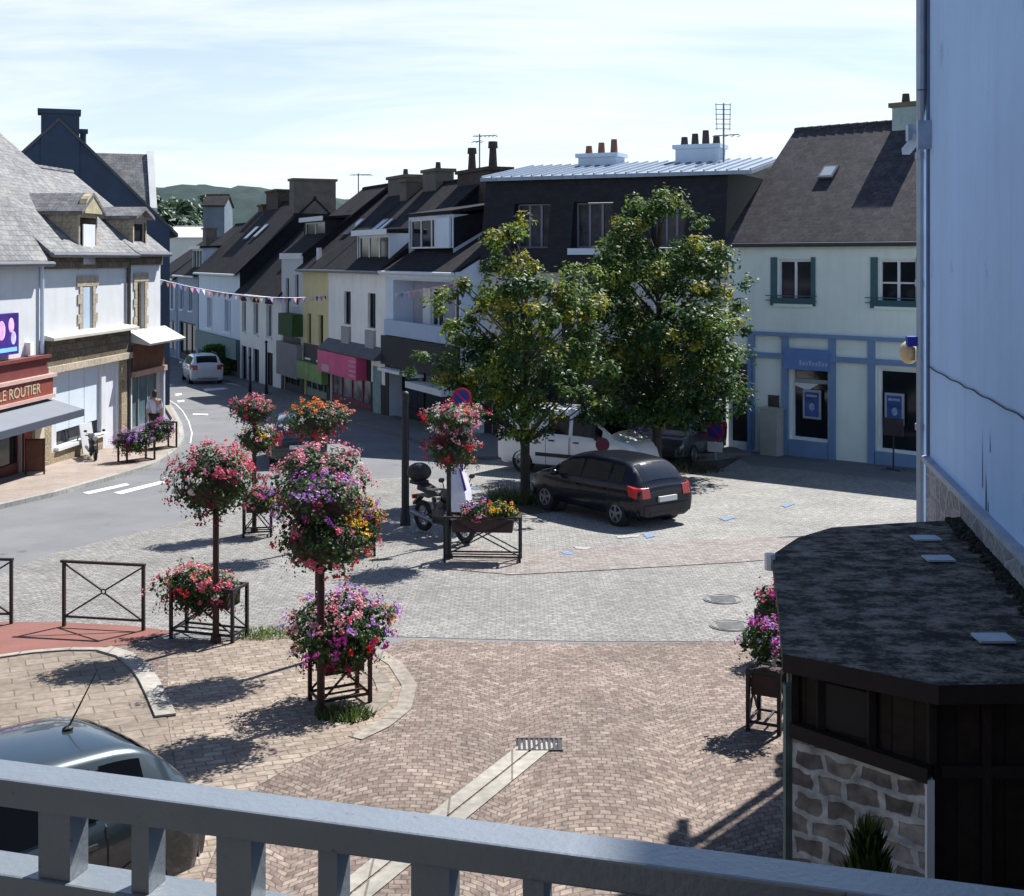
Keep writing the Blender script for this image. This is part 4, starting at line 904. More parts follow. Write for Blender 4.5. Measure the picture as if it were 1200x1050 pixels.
# big rendered gable wall at the right edge
A = Vector((5.18, 15.9)); B = Vector((5.18 - .1645 * 17, 15.9 - .9864 * 17))
h = House('rendered_house', 'tall windowless blue white house wall rising at the right edge', A, B, 'house', zb=-.15)
ht = 11.5
mb = MB().box(0, h.L, 0, 8, -.3, ht); h.part('wall', mb, M_big_w)
h.part('plinth', MB().box(-.03, h.L, -.035, -.003, -.3, h.w(2.88)), rubble('grey_rubble', (.20, .20, .21), (.30, .30, .31), (.36, .38, .41), 4.0, .06))
h.part('plinth_coping', MB().box(-.05, h.L, -.09, -.003, h.w(2.885), h.w(2.95)), mat('coping_stone', (.34, .38, .44), .8, .15, 3))
ys = [4.06 + .008 * math.sin(i * 1.7) + random.uniform(-.004, .004) for i in range(26)]
h.part('wall_cable', MB().tube([(i * .25, -.02, h.w(ys[i])) for i in range(26)], .008, 5), mat('black_cable', (.03, .03, .035), .7, .1, 3))
pp = MB().tube([(-.14, -.07, -.2), (-.14, -.07, h.w(7.0)), (-.02, -.09, h.w(7.5)), (-.02, -.09, ht)], .062, 10)
for zz in (1.5, 3.4, 5.2, 6.8): pp.cyl((-.14, -.07, zz), (-.14, -.07, zz + .08), .08, .08, 10)
h.part('downpipe', pp, mat('zinc_pipe', (.30, .36, .44), .45, .12, 3, metal=.4))
h.part('corner_strip', MB().box(-.035, .07, -.03, -.003, h.w(2.96), ht), mat('dark_corner', (.12, .16, .25), .8, .2, 2))
stn = MB()
for (uu, z0, z1, ww) in ((3.35, 3.15, 3.75, .04), (3.5, 2.96, 3.35, .09), (3.72, 3.55, 3.8, .03), (3.62, 2.96, 3.1, .05)): stn.add([(uu, -.004, h.w(z0)), (uu + ww, -.004, h.w(z0)), (uu + ww*.4, -.004, h.w(z1))], [(0, 1, 2)])
h.part('damp_stain', stn, mat('damp', (.10, .12, .17), .9, .2, 4))
lf = MB().ball((-.45, -.18, h.w(4.2)), .22, .12, .15, 12, 8).box(-.34, -.16, -.2, -.14, h.w(4.12), h.w(4.28))
lampo = h.part('wall_horn', lf, mat('tan_horn', (.55, .42, .24), .7, .15, 4), smooth=True)
MB().box(-.30, -.10, -.24, -.12, h.w(4.3), h.w(4.42)).build('bracket', mat('blue_bracket', (.02, .03, .32), .5, .1, 3), lampo)
br = MB().bar((-.1, -.1, h.w(6.95)), (-.6, -.2, h.w(6.78)), .1, .08).box(-.45, -.22, -.22, -.08, h.w(6.9), h.w(7.1)).box(.05, .2, -.16, -.003, h.w(6.75), h.w(7.1)); h.part('cable_bracket', br, mat('galvanised', (.30, .38, .50), .5, .2, 4, metal=.4))

# far white shed roofs and pale block beyond the street
h = House('far_building', 'long low white building beyond the end of the street', PX(196, 135), PX(241, 135), 'building', zb=-2)
h.shell(7, h.w(7.6), h.w(8.7), mat('far_white', (.62, .62, .62), .9, .05, 1), []); h.roof(mat('far_white_roof', (.55, .55, .55), .8, .1, .5))
h = House('far_building', 'square grey blue block with a dark roof before the wooded hill', PX(238, 120), PX(263, 120), 'building', zb=-2)
h.shell(3.5, h.w(10.4), h.w(11.3), mat('far_bluegrey', (.12, .16, .21), .9, .2, .6), [(.5, 1.0, 8, 9.2)]); h.win(.5, 1.0, 8, 9.2); h.roof(M_slate_d)
# ================================================================== TREES, SHED, FLOWERS
def rdir(r=random):
    z = r.uniform(-1, 1); t = r.uniform(0, 2*math.pi); q = math.sqrt(1 - z*z); return Vector((q*math.cos(t), q*math.sin(t), z))
def leaf(mb, c, n, size, mi=0, asp=.55, r=random):
    """a pointed leaf folded along its midrib"""
    n = n.normalized(); t = n.cross(rdir(r)).normalized(); b = n.cross(t); L_, w = size, size * asp
    mb.add([c - t*L_*.5, c + b*w*.5 - n*w*.12, c + t*L_*.5, c - b*w*.5 - n*w*.12], [(0, 1, 2), (0, 2, 3)], mi)
LEAVES = [leafmat('leaf_dark', (.024, .064, .018), .38), leafmat('leaf_mid', (.068, .130, .030), .48), leafmat('leaf_light', (.16, .22, .035), .52), leafmat('leaf_yellow', (.28, .27, .035), .52)]
M_bark = mat('bark', (.055, .045, .038), .95, .3, 6, .5)
def limb(mb, p, q, r0, r1, n=8, seg=4, wob=.05):
    p, q = Vector(p), Vector(q); pts_ = [p.lerp(q, i/seg) + (rdir() * wob if 0 < i < seg else Vector()) for i in range(seg + 1)]
    for i in range(seg): mb.cyl(pts_[i], pts_[i+1], r0 + (r1 - r0)*i/seg, r0 + (r1 - r0)*(i+1)/seg, n, caps=(i in (0, seg-1)))
def tree(name, label, base, prof, clusters, per, lsize, trunk_r, weights, seed, gaps=.0, group=None, asp=.6, lobes=0.25, lean=(0, 0), csize=.34, mats=None):
    """prof: list of (height, radius) of the crown"""
    rnd = random.Random(seed); random.seed(seed)
    z0 = gz(base[1]); t = thing(name, label, 'tree', (base[0], base[1], z0), rnd.uniform(0, 6), group)
    hs = [p[0] for p in prof]; rs = [p[1] for p in prof]; h0, h1 = hs[0], hs[-1]
    tk = MB(); limb(tk, (0, 0, -.1), (0, 0, h0 + .2), trunk_r, trunk_r*.85, 12, 3, .02); limb(tk, (0, 0, h0 + .2), (lean[0], lean[1], h1*.86), trunk_r*.8, .025, 10, 6, .07)
    ph = [rnd.uniform(0, 6.3) for _ in range(4)]
    cs = []
    tries = 0
    while len(cs) < clusters and tries < clusters * 40:
        tries += 1
        z = rnd.uniform(h0, h1); rr = np.interp(z, hs, rs); a = rnd.uniform(0, 2*math.pi)
        lob = 1 + lobes * (math.sin(3*a + ph[0] + z*1.3) * .6 + math.sin(5*a + ph[1] - z*2.1) * .4)
        q = (rnd.random() ** .45) * rr * lob
        if rnd.random() > (rr / max(rs)) ** 1.3 + .06: continue
        c = Vector((math.cos(a)*q + lean[0]*(z - h0)/(h1 - h0), math.sin(a)*q + lean[1]*(z - h0)/(h1 - h0), z))
        if gaps and math.sin(c.x*2.6 + ph[2]) + math.sin(c.y*2.6 + ph[3]) + math.sin(c.z*3.1 + ph[0]) < -1.2 + gaps: continue
        cs.append((c, q / max(rr, .1)))
    for i, (c, f) in enumerate(cs):
        if i % 5 == 0: limb(tk, (lean[0]*.3, lean[1]*.3, max(h0*.9, c.z - .9 - .35*c.to_2d().length)), c, .035, .010, 5, 3, .06)
    tk.build('trunk', M_bark, t, smooth=True)
    mb = MB()
    for c, f in cs:
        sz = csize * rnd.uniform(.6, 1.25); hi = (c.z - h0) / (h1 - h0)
        w = list(weights); w[2] *= .4 + 1.4*hi*f; w[3] *= .2 + 1.9*hi*f  # young tips, and sunlight put into colour: lighter leaves high and outward
        base_mi = rnd.choices(range(4), w)[0]
        for k in range(per):
            d = rdir(rnd); p = c + Vector((d.x, d.y, d.z*.75)) * sz * rnd.random() ** .5
            mi = base_mi if rnd.random() < .84 else rnd.choices(range(4), w)[0]
            nn = (d*.8 + Vector((0, 0, 1))*.8 + rdir(rnd)*.7)
            leaf(mb, p, nn, lsize * rnd.uniform(.6, 1.25), mi, asp, rnd)
    mb.build('crown', mats or LEAVES, t)
    return t
A_ = G(616, 588); B_ = G(770, 557)
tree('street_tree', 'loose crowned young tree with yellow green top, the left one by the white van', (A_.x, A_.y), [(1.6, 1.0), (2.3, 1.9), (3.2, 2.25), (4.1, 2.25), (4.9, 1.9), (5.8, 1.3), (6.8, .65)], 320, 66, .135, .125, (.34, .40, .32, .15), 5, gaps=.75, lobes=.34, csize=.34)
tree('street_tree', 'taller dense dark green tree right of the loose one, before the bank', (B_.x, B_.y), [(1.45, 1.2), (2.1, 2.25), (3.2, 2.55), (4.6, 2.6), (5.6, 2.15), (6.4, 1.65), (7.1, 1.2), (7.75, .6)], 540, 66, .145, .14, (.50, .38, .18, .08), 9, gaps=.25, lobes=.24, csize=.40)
# far trees in front of the wooded hill
k = 0
FAR = [leafmat('far_leaf_a', (.03, .062, .05), .2), leafmat('far_leaf_b', (.05, .095, .06), .25), leafmat('far_leaf_c', (.07, .125, .065), .25), leafmat('far_leaf_d', (.085, .14, .065), .25)]  # distance haze put into these paler leaf colours
for (px, y, top, rad, lab) in ((191, 230, 240, 5, 'rounded far tree leftmost before the hill'), (206, 260, 233, 6, 'pale green far tree before the hill, second from the left'), (222, 250, 236, 5.5, 'pale green far tree before the hill, between its neighbours'), (238, 270, 232, 6, 'taller far tree behind the grey blue block'),
                        (212, 190, 252, 4, 'dark low far tree over the white roofs'), (200, 185, 250, 3.5, 'dark low far tree at the gable house edge'), (184, 280, 228, 6, 'far tree half hidden by the blue gable house')):
    p = PX(px, y); hgt = ZA(top, y) - gz(y)
    tree('far_tree', lab, (p.x, p.y), [(hgt*.25, rad*.7), (hgt*.5, rad), (hgt*.8, rad*.75), (hgt, rad*.2)], 60, 26, 1.5, .4, (.4, .3, .2, .1) if 'dark' in lab else (.15, .3, .35, .2), 40 + k, csize=1.9, group='trees before the wooded hill', mats=FAR); k += 1
# clipped hedge by the far parked car
def shrub(name, label, c, sx, sy, h, n, size, mats, w, cat='shrub', seed=1, spiky=False, zb=None):
    rnd = random.Random(seed); z0 = gz(c[1]) if zb is None else zb; o = thing(name, label, cat, (c[0], c[1], z0)); mb = MB()
    for i in range(n):
        if spiky:
            a = rnd.uniform(0, 6.28); z = rnd.random() ** .8 * h; rr = (1 - z/h) ** .42 * rnd.random() ** .4
            p = Vector((math.cos(a)*rr*sx, math.sin(a)*rr*sy, z)); nn = Vector((math.cos(a), math.sin(a), rnd.uniform(-.3, .5)))
            t = (Vector((math.cos(a)*.35, math.sin(a)*.35, 1)) + rdir(rnd)*.3).normalized(); b = t.cross(nn).normalized()
            L_ = size * rnd.uniform(.6, 1.3); mb.add([p - b*L_*.13, p + b*L_*.13, p + t*L_], [(0, 1, 2)], rnd.choices(range(len(mats)), w)[0])
        else:
            f = rnd.choice('xyzz'); p = Vector((rnd.uniform(-sx, sx), rnd.uniform(-sy, sy), rnd.uniform(.05, h)))
            if f == 'x': p.x = rnd.choice((-1, 1))*sx*rnd.uniform(.85, 1.06)
            elif f == 'y': p.y = rnd.choice((-1, 1))*sy*rnd.uniform(.85, 1.06)
            else: p.z = h*rnd.uniform(.9, 1.05)
            leaf(mb, p, rdir(rnd) + Vector((0, 0, .6)), size*rnd.uniform(.6, 1.3), rnd.choices(range(len(mats)), w)[0], .6, rnd)
    mb.build('foliage', mats, o)
    if spiky: MB().cyl((0, 0, 0), (0, 0, h*.8), .05, .02, 8).build('stem', M_bark, o)
    else: MB().box(-sx*.86, sx*.86, -sy*.86, sy*.86, 0, h*.9).build('twigs', mat('hedge_core', (.02, .04, .012), .95, .4, 4), o)
    return o
c = G(262, 441); shrub('hedge', 'bright green clipped hedge below the teal shop', (c.x + .1, c.y), 1.15, .9, 1.85, 2600, .16, [leafmat('hedge_a', (.05, .13, .02), .4), leafmat('hedge_b', (.09, .19, .03), .4)], (1, 1), 'hedge', 3)
shrub('cypress_shrub', 'spiky yellow green conifer shrub in front of the stone hut wall', (2.16, 7.75), .27, .27, 1.90, 2400, .13, [leafmat('conifer_a', (.05, .085, .015), .3), leafmat('conifer_b', (.12, .16, .03), .35), leafmat('conifer_c', (.02, .04, .012), .2)], (1, .8, .8), 'shrub', 6, spiky=True)
def tuft(label, c, r, n, hh, seed, mats=None):
    rnd = random.Random(seed); mb = MB()
    for i in range(n):
        a = rnd.uniform(0, 6.28); q = r * rnd.random() ** .6; p = Vector((math.cos(a)*q*1.3, math.sin(a)*q, .03)); t = (Vector((0, 0, 1)) + rdir(rnd)*.7).normalized(); b = t.cross(rdir(rnd)).normalized()
        L_ = hh*rnd.uniform(.4, 1.1); mb.add([p - b*.012, p + b*.012, p + t*L_], [(0, 1, 2)], rnd.randrange(2))
    o = mb.build('weeds', mats or [leafmat('weed_a', (.09, .13, .03), .3), leafmat('weed_b', (.05, .09, .02), .3)], loc=(c.x, c.y, gz(c.y))); return tag(o, label, 'weeds', kind='stuff')
tuft('green weeds growing round the nearest flower column foot', G(405, 842), .26, 380, .16, 1); tuft('low yellow green weeds beside the middle flower stand', G(312, 746), .34, 420, .07, 2, [leafmat('weed_c', (.15, .20, .04), .4), leafmat('weed_f', (.11, .16, .03), .4)])
tuft('tall dry weeds at the foot of the loose street tree', G(604, 590), .55, 700, .5, 3, [leafmat('dry_a', (.16, .15, .08), .3), leafmat('weed_b', (.05, .09, .02))])
tuft('weeds in the dark bed below the dense street tree', G(800, 552), .9, 500, .35, 4, [leafmat('weed_d', (.04, .05, .02), .3), leafmat('weed_e', (.07, .06, .04), .3)])
sheet('planting_bed', [G(*p) for p in ((585, 590), (640, 578), (668, 584), (660, 600), (600, 606))], .036, mat('dark_soil', (.07, .06, .05), .95, .4, 3, .3))
sheet('planting_bed', [G(*p) for p in ((740, 548), (838, 541), (872, 536), (850, 549), (812, 556), (740, 566))], .036, mat('dark_soil', (.07, .06, .05)))

# ---- flowers
GREENS = [leafmat('planter_leaf_a', (.035, .080, .020), .35), leafmat('planter_leaf_b', (.07, .125, .030), .38), leafmat('planter_leaf_c', (.018, .045, .016), .25)]
FL = {'red': (.62, .035, .045), 'pink': (.72, .15, .24), 'rose': (.74, .33, .40), 'purple': (.34, .07, .42), 'lilac': (.55, .30, .66), 'magenta': (.60, .07, .40), 'white': (.74, .70, .66), 'orange': (.80, .23, .03), 'yellow': (.80, .50, .04), 'salmon': (.74, .28, .20), 'wine': (.25, .02, .06)}
def fm(k): return leafmat('petal_' + k, FL[k], .25, .18, .6)
def flowers(parent, c, rx, ry, rz, top, side, low, seed, nleaf=900, nfl=330, ls=.062, fs=.052):
    """an uneven trailing mass of foliage with clumped blossom; colour lists for top, sides and underside"""
    rnd = random.Random(seed); c = Vector(c); mb = MB(); ph = [rnd.uniform(0, 6.3) for _ in range(6)]
    def surf(d):
        a = math.atan2(d.y, d.x); k = 1 + .15*math.sin(2*a + ph[0] + d.z) + .12*math.sin(5*a + ph[1] + 3*d.z) + .10*math.sin(7*d.z + ph[2] + 3*a)
        kz = (.86 + .16*math.sin(3*a + ph[4])) if d.z > 0 else (.95 + .28*max(0, math.sin(4*a + ph[5])))
        return Vector((d.x*rx*k, d.y*ry*k, d.z*rz*kz))
    for i in range(int(nleaf*1.7)):
        d = rdir(rnd); p = c + surf(d) * (rnd.random() ** .25 * .97 + max(0, rnd.gauss(0, .03)))
        leaf(mb, p, d + rdir(rnd)*.8 + Vector((0, 0, .35)), ls*rnd.uniform(.5, 1.3), rnd.choices((0, 1, 2), (1, .7, 1.0))[0], .75, rnd)
    for i in range(int(nleaf*.03)):        # trailing and upright stems
        a = rnd.uniform(0, 6.28); up = rnd.random() < .35; d = Vector((math.cos(a), math.sin(a), .7 if up else -.45)).normalized(); p = c + surf(d)
        for q in range(5): leaf(mb, p + Vector((d.x*.02*q, d.y*.02*q, (.035 if up else -.05)*q)) + rdir(rnd)*.02, d + rdir(rnd)*.5, ls*.75, rnd.choice((0, 1, 2)), .6, rnd)
    fo = mb.build('foliage', GREENS, parent)
    cols = sorted(set(top + side + low)); fb = MB(); ncl = int(nfl / 4.5)
    for i in range(ncl):
        d = rdir(rnd)
        if d.z < .1 and rnd.random() < .58: continue
        if rnd.random() < .5 and math.sin(3*math.atan2(d.y, d.x) + ph[1]) + math.sin(4*d.z + ph[2]) < -.3: continue
        pool = top if d.z > .25 else (side if d.z > -.4 else low)
        a = math.atan2(d.y, d.x); k = int((math.sin(a*1.5 + ph[3]) + math.sin(d.z*2 + ph[0]) + 2) / 4 * len(pool)) % len(pool)
        col = pool[k] if rnd.random() < .78 else rnd.choice(pool); mi = cols.index(col); p0 = c + surf(d)*rnd.uniform(.99, 1.05)
        cr = fs*rnd.uniform(.8, 1.7)
        for q in range(rnd.randint(5, 15)):
            p = p0 + rdir(rnd)*cr*rnd.random() ** .5 + d*fs*.3; n = (d + rdir(rnd)*.7 + Vector((0, 0, .25))).normalized(); t = n.cross(rdir(rnd)).normalized(); b = n.cross(t); r = fs*rnd.uniform(.22, .52)
            vs = [p - n*r*.3] + [p + (t*math.cos(2*math.pi*j/5) + b*math.sin(2*math.pi*j/5))*r*rnd.uniform(.7, 1.1) + n*r*rnd.uniform(-.15, .35) for j in range(5)]
            fb.add(vs, [(0, 1 + j, 1 + (j+1) % 5) for j in range(5)], mi)
    fb.build('blossoms', [fm(k) for k in cols], parent)
    return fo
M_rust = mat('dark_red_iron', (.045, .018, .018), .6, .25, 8, .1, metal=.2)
M_blackiron = mat('black_iron', (.022, .022, .024), .55, .2, 8, metal=.2)
M_box = mat('planter_box', (.055, .030, .026), .8, .2, 5)
def column(label, base, zs, seed, group='flower columns on the square', mats=None, poles=1):
    """flower column: iron pole, brackets and one or more hanging baskets; zs = list of (height, rx, rz, top, side, low, dx)"""
    t = thing('flower_column', label, 'flower column', (base.x, base.y, gz(base.y)), 0, group); top = max(z for z, *_ in zs)
    MB().cyl((0, 0, 0), (0, 0, top + .1), .048, .042, 14).cyl((0, 0, 0), (0, 0, .12), .085, .07, 14).build('pole', mats or M_rust, t, smooth=False)
    for i, (z, rx, rz, a, b, c_, dx) in enumerate(zs):
        bk = MB().lathe_bowl((dx, 0, z - rz*.55), rx*.62, rz*.5) if False else MB().ball((dx, 0, z - rz*.12), rx*.74, rx*.74, rz*.70, 14, 8)  # basket ball enlarged so the flowers cast a solid shadow
        o = bk.build('basket', M_box, t, smooth=True)
        flowers(t, (dx, 0, z), rx, rx, rz, a, b, c_, seed + i*7, int(1500*rx*rz/.25), int(900*rx*rz/.25))
    return t
def hgt(py, base): return ZA(py, base.y) - gz(base.y)
b1 = G(376, 840); s1 = F / b1.y
column('nearest flower column with a purple topped double basket', b1, [((hgt(554, b1) + hgt(661, b1))/2 + .22, .51, .34, ['rose', 'lilac', 'lilac', 'purple', 'lilac'], ['lilac', 'purple', 'lilac', 'wine'], ['wine', 'purple'], 0), ((hgt(554, b1) + hgt(661, b1))/2 - .24, .55, .36, ['pink', 'yellow', 'wine'], ['wine', 'red', 'wine', 'salmon', 'rose'], ['red', 'pink', 'salmon'], .03)], 3)
b1b = G(373, 774)
column('flower column with pink and white top right behind the nearest one', b1b, [((hgt(517, b1b) + hgt(606, b1b))/2, .58, .50, ['rose', 'white', 'pink', 'rose'], ['pink', 'rose', 'red'], ['red', 'pink'], .0)], 31)
b2 = G(253, 755)
column('flower column with a red and pink ball basket on the left', b2, [((hgt(514, b2) + hgt(606, b2))/2, .56, .53, ['pink', 'red', 'pink', 'rose'], ['red', 'pink', 'wine', 'white'], ['pink', 'wine', 'red'], -.05)], 51)
b3 = G(298, 625)
column('two tiered pink flower column behind the dark parked car side', b3, [((hgt(463, b3) + hgt(497, b3))/2, .44, .30, ['pink', 'rose', 'red'], ['pink', 'magenta', 'red'], ['wine', 'purple'], -.03), ((hgt(497, b3) + hgt(531, b3))/2, .44, .32, ['pink', 'white', 'yellow'], ['red', 'rose', 'white'], ['pink', 'white'], .08)], 71)
b6 = G(366, 645)
column('flower column with orange topped leafy basket before the shaded row', b6, [((hgt(468, b6) + hgt(512, b6))/2, .57, .36, ['salmon', 'orange', 'salmon'], ['salmon', 'white', 'rose'], ['red', 'wine'], .08)], 91)
b4 = G(526, 656)
column('two tiered flower column beside the motorcycle', b4, [((hgt(472, b4) + hgt(502, b4))/2, .62, .25, ['rose', 'white', 'pink', 'salmon'], ['red', 'rose', 'white'], ['white', 'rose'], .1), ((hgt(500, b4) + hgt(548, b4))/2, .52, .40, ['wine', 'rose', 'salmon'], ['wine', 'red', 'salmon', 'wine'], ['wine', 'red'], .08)], 111, mats=M_blackiron)

def stand(label, base, rz, w, hh, fls, seed, d=.42, box=True, cross=True, mats=None, group='flower stands on iron legs'):
    t = thing('flower_stand', label, 'flower stand', (base.x, base.y, gz(base.y)), rz, group); m_ = mats or M_blackiron
    for sx in (-1, 1):
        for sy in (-1, 1): MB().box(sx*w/2 - .022, sx*w/2 + .022, sy*d/2 - .022, sy*d/2 + .022, 0, hh).build('leg', m_, t)
    f, lw = MB(), MB(); lw.box(-w/2, w/2, -.012, .012, .125, .145)
    for sy in (-1, 1):
        f.box(-w/2 + .020, w/2 - .020, sy*d/2 - .018, sy*d/2 + .018, hh - .04, hh); lw.box(-w/2 + .010, w/2 - .010, sy*d/2 - .012, sy*d/2 + .012, .12, .15)
        if cross: f.bar((-w/2 + .02, sy*d/2, .16), (w/2 - .02, sy*d/2, hh - .02), .022); f.bar((-w/2 + .02, sy*d/2 + .014, hh - .02), (w/2 - .02, sy*d/2 + .014, .16), .022)
    for sx in (-1, 1): f.box(sx*w/2 - .021, sx*w/2 + .018, -d/2 + .018, d/2 - .018, hh - .039, hh - .001); lw.box(sx*w/2 - .012, sx*w/2 + .012, -d/2 + .010, d/2 - .010, .121, .149)
    lw.build('lower_frame', m_, t)
    f.build('frame', m_, t)
    if box: 
        bw = w*.40 if box is True else box
        MB().prism([(-bw, -d/2 + .03, hh - .30), (bw, -d/2 + .03, hh - .30), (bw*1.04, -d/2 + .026, hh - .06), (-bw*1.04, -d/2 + .026, hh - .06)], (0, d - .056, 0)).build('planter_box', M_box, t)
    for i, (dx, z, rx, ry, rzz, a, b, c_) in enumerate(fls): flowers(t, (dx, 0, z), rx, ry, rzz, a, b, c_, seed + 5*i, int(1900*rx*rzz/.25), int(1000*rx*rzz/.25))
    return t
p = G(395, 832); z_ = lambda py: ZA(py, p.y) - gz(p.y)
stand('big round flower stand in red, orange and lilac under the nearest column', Vector((p.x + .0, p.y + .25)), .5, .62, .72, [(0, (z_(695) + z_(792))/2 + .02, .66, .60, .46, ['pink', 'lilac', 'rose', 'lilac'], ['red', 'magenta', 'lilac', 'salmon', 'orange'], ['wine', 'magenta', 'purple'])], 200, box=True, cross=True, mats=M_rust)
p = G(245, 748); z_ = lambda py: ZA(py, p.y) - gz(p.y)
stand('pink and white flower stand on black legs under the left column', Vector((p.x + .0, p.y)), -.30, 1.0, .80, [(-.18, z_(690), .62, .36, .34, ['pink', 'salmon', 'pink', 'white'], ['white', 'salmon', 'red', 'pink'], ['wine', 'red'])], 210)
p = G(299, 629); z_ = lambda py: ZA(py, p.y) - gz(p.y)
stand('small leafy pink flower stand at the foot of the two tiered column', Vector((p.x + .04, p.y + .05)), .15, .55, .82, [(.12, z_(585), .40, .34, .30, ['pink', 'magenta', 'white'], ['rose', 'yellow', 'pink'], ['wine'])], 220, cross=True)
p = G(420, 650); z_ = lambda py: ZA(py, p.y) - gz(p.y)
stand('orange and yellow flower stand half hidden behind the nearest column', Vector((p.x, p.y)), .1, .62, .75, [(.05, z_(612), .42, .36, .50, ['yellow', 'orange', 'yellow'], ['orange', 'yellow', 'salmon'], ['red', 'white'])], 230)
p = G(566, 658); z_ = lambda py: ZA(py, p.y) - gz(p.y)
stand('long flower stand with pink and golden blooms in a dark box by the motorcycle', Vector((p.x, p.y)), -.06, 1.40, .88, [(-.16, z_(598), .28, .24, .20, ['rose', 'lilac', 'pink'], ['rose', 'lilac'], ['pink']), (.34, z_(599), .28, .24, .19, ['yellow', 'orange', 'yellow'], ['orange', 'yellow'], ['yellow'])], 240, box=.56)
p = G(160, 545); z_ = lambda py: ZA(py, p.y) - gz(p.y)
stand('purple flower stand on the left pavement, the nearer of the pair', Vector((p.x, p.y)), .9, .95, .95, [(-.1, z_(516), .56, .44, .34, ['lilac', 'purple', 'lilac'], ['lilac', 'purple', 'wine'], ['wine'])], 250, cross=False)
p = G(189, 530); z_ = lambda py: ZA(py, p.y) - gz(p.y)
stand('purple flower stand on the left pavement beside the walking person', Vector((p.x, p.y)), .9, .85, .95, [(-.05, z_(503), .46, .42, .36, ['magenta', 'lilac'], ['magenta', 'wine', 'lilac'], ['wine'])], 260, cross=False)
p = G(897, 858); z_ = lambda py: ZA(py, p.y) - gz(p.y)
stand('magenta flower stand on thin legs beside the wooden hut', Vector((p.x + .06, p.y + .1)), 1.1, .44, .74, [(-.0, z_(752), .30, .30, .24, ['magenta', 'lilac', 'magenta'], ['magenta', 'white', 'magenta'], ['white', 'magenta'])], 270, d=.36, box=.2)
p = G(908, 775); z_ = lambda py: ZA(py, p.y) - gz(p.y)
stand('pink flower stand half hidden behind the wooden hut', Vector((p.x, p.y)), 1.0, .44, .74, [(.02, z_(704), .28, .28, .26, ['rose', 'magenta', 'pink'], ['lilac', 'rose', 'salmon'], ['purple', 'wine'])], 280, d=.36, box=.2)

# ---- hut with mossy felt roof
def felt():
    m, N, b = _base('mossy_felt', .92, 0, .2); t = _n(N, 'ShaderNodeTexCoord')
    mpn = _n(N, 'ShaderNodeMapping'); mpn.inputs['Scale'].default_value = (.9, 1.2, 1); N.links.new(t.outputs['Object'], mpn.inputs[0])
    a = _n(N, 'ShaderNodeTexNoise'); a.inputs['Scale'].default_value = 3.4; a.inputs['Detail'].default_value = 14; a.inputs['Roughness'].default_value = .86; N.links.new(mpn.outputs[0], a.inputs['Vector'])
    r = _n(N, 'ShaderNodeValToRGB'); N.links.new(a.outputs['Fac'], r.inputs[0]); e = r.color_ramp.elements
    e[0].position = .30; e[0].color = (.012, .010, .009, 1); e[1].position = .47; e[1].color = (.030, .025, .021, 1)
    x = r.color_ramp.elements.new(.505); x.color = (.115, .098, .080, 1); x = r.color_ramp.elements.new(.62); x.color = (.29, .255, .215, 1)
    N.links.new(r.outputs[0], b.inputs['Base Color'])
    f = _n(N, 'ShaderNodeTexNoise'); f.inputs['Scale'].default_value = 40; f.inputs['Detail'].default_value = 5; N.links.new(t.outputs['Object'], f.inputs['Vector']); _bump(N, b, f.outputs['Fac'], .6)
    return m
M_felt = felt()
M_plank = brick('dark_plank', (.020, .013, .010), (.034, .022, .016), (.006, .005, .004), .16, 7, .008, rough=.75, var=.3, off=0)
M_hutwood = mat('dark_hut_wood', (.020, .013, .011), .7, .3, 5, .2)
M_stonehut = brick('hut_blocks', (.12, .10, .092), (.31, .28, .25), (.44, .44, .43), .25, .155, .028, rough=.9, bump=.7, var=.45, patch=.3, wob=.16, wscale=4.0, off=.37)
hut = thing('wooden_hut', 'dark wooden hut with rubble stone base and lichen covered felt roof', 'hut', (2.0, 9.0, 0))
def hp(x, y, z): return (x - 2.0, y - 9.0, z)
zr = 2.62
def RZ(px, py, z=zr): y = (H - z) * F / (py - HZ); return ((px - 600) / F * y, y)
roof_pts = [RZ(917, 766), RZ(911, 700), RZ(905, 650), RZ(935, 630), RZ(975, 618), RZ(1050, 613), RZ(1128, 609), (4.86, 13.95), (4.02, 8.9), (3.93, 8.40), RZ(1100, 803)]
rb = MB(); rb.poly([hp(x, y, zr) for x, y in roof_pts]); 
rr = rb.build('roof', M_felt, hut)
n = len(roof_pts); fb = MB()
for i in range(n):
    (x0, y0), (x1, y1) = roof_pts[i], roof_pts[(i+1) % n]
    fb.quad(hp(x0, y0, zr), hp(x0, y0, zr - .13), hp(x1, y1, zr - .13), hp(x1, y1, zr))
fb.poly([hp(x, y, zr - .13) for x, y in roof_pts[::-1]]); fb.build('fascia', M_hutwood, rr)
for (px, py, w_) in ((1085, 633, .17), (1100, 657, .17), (1164, 751, .17)):
    x, y = RZ(px, py); MB().box(x - 2 - w_*.75, x - 2 + w_*.75, y - 9 - w_*.6, y - 9 + w_*.6, zr + .012, zr + .03).build('roof_vent', mat('pale_tile', (.40, .46, .50), .6, .15, 5), rr)
a = Vector((2.03, 9.16)); b_ = Vector((2.80, 8.52)); c_ = Vector((3.88, 8.52)); d_ = Vector((2.60, 12.0)); e_ = Vector((3.4, 13.2)); f_ = Vector((4.70, 13.4)); g_ = Vector((4.0, 8.9))
def wallq(p, q, z0, z1): return [hp(p.x, p.y, z0), hp(q.x, q.y, z0), hp(q.x, q.y, z1), hp(p.x, p.y, z1)]
MB().quad(*wallq(a, b_, 2.0, zr - .13)).quad(*wallq(b_, c_, -.1, zr - .13)).quad(*wallq(d_, a, -.1, zr - .13)).quad(*wallq(e_, d_, -.1, zr - .13)).quad(*wallq(f_, e_, -.1, zr - .13)).build('plank_wall', M_plank, hut)
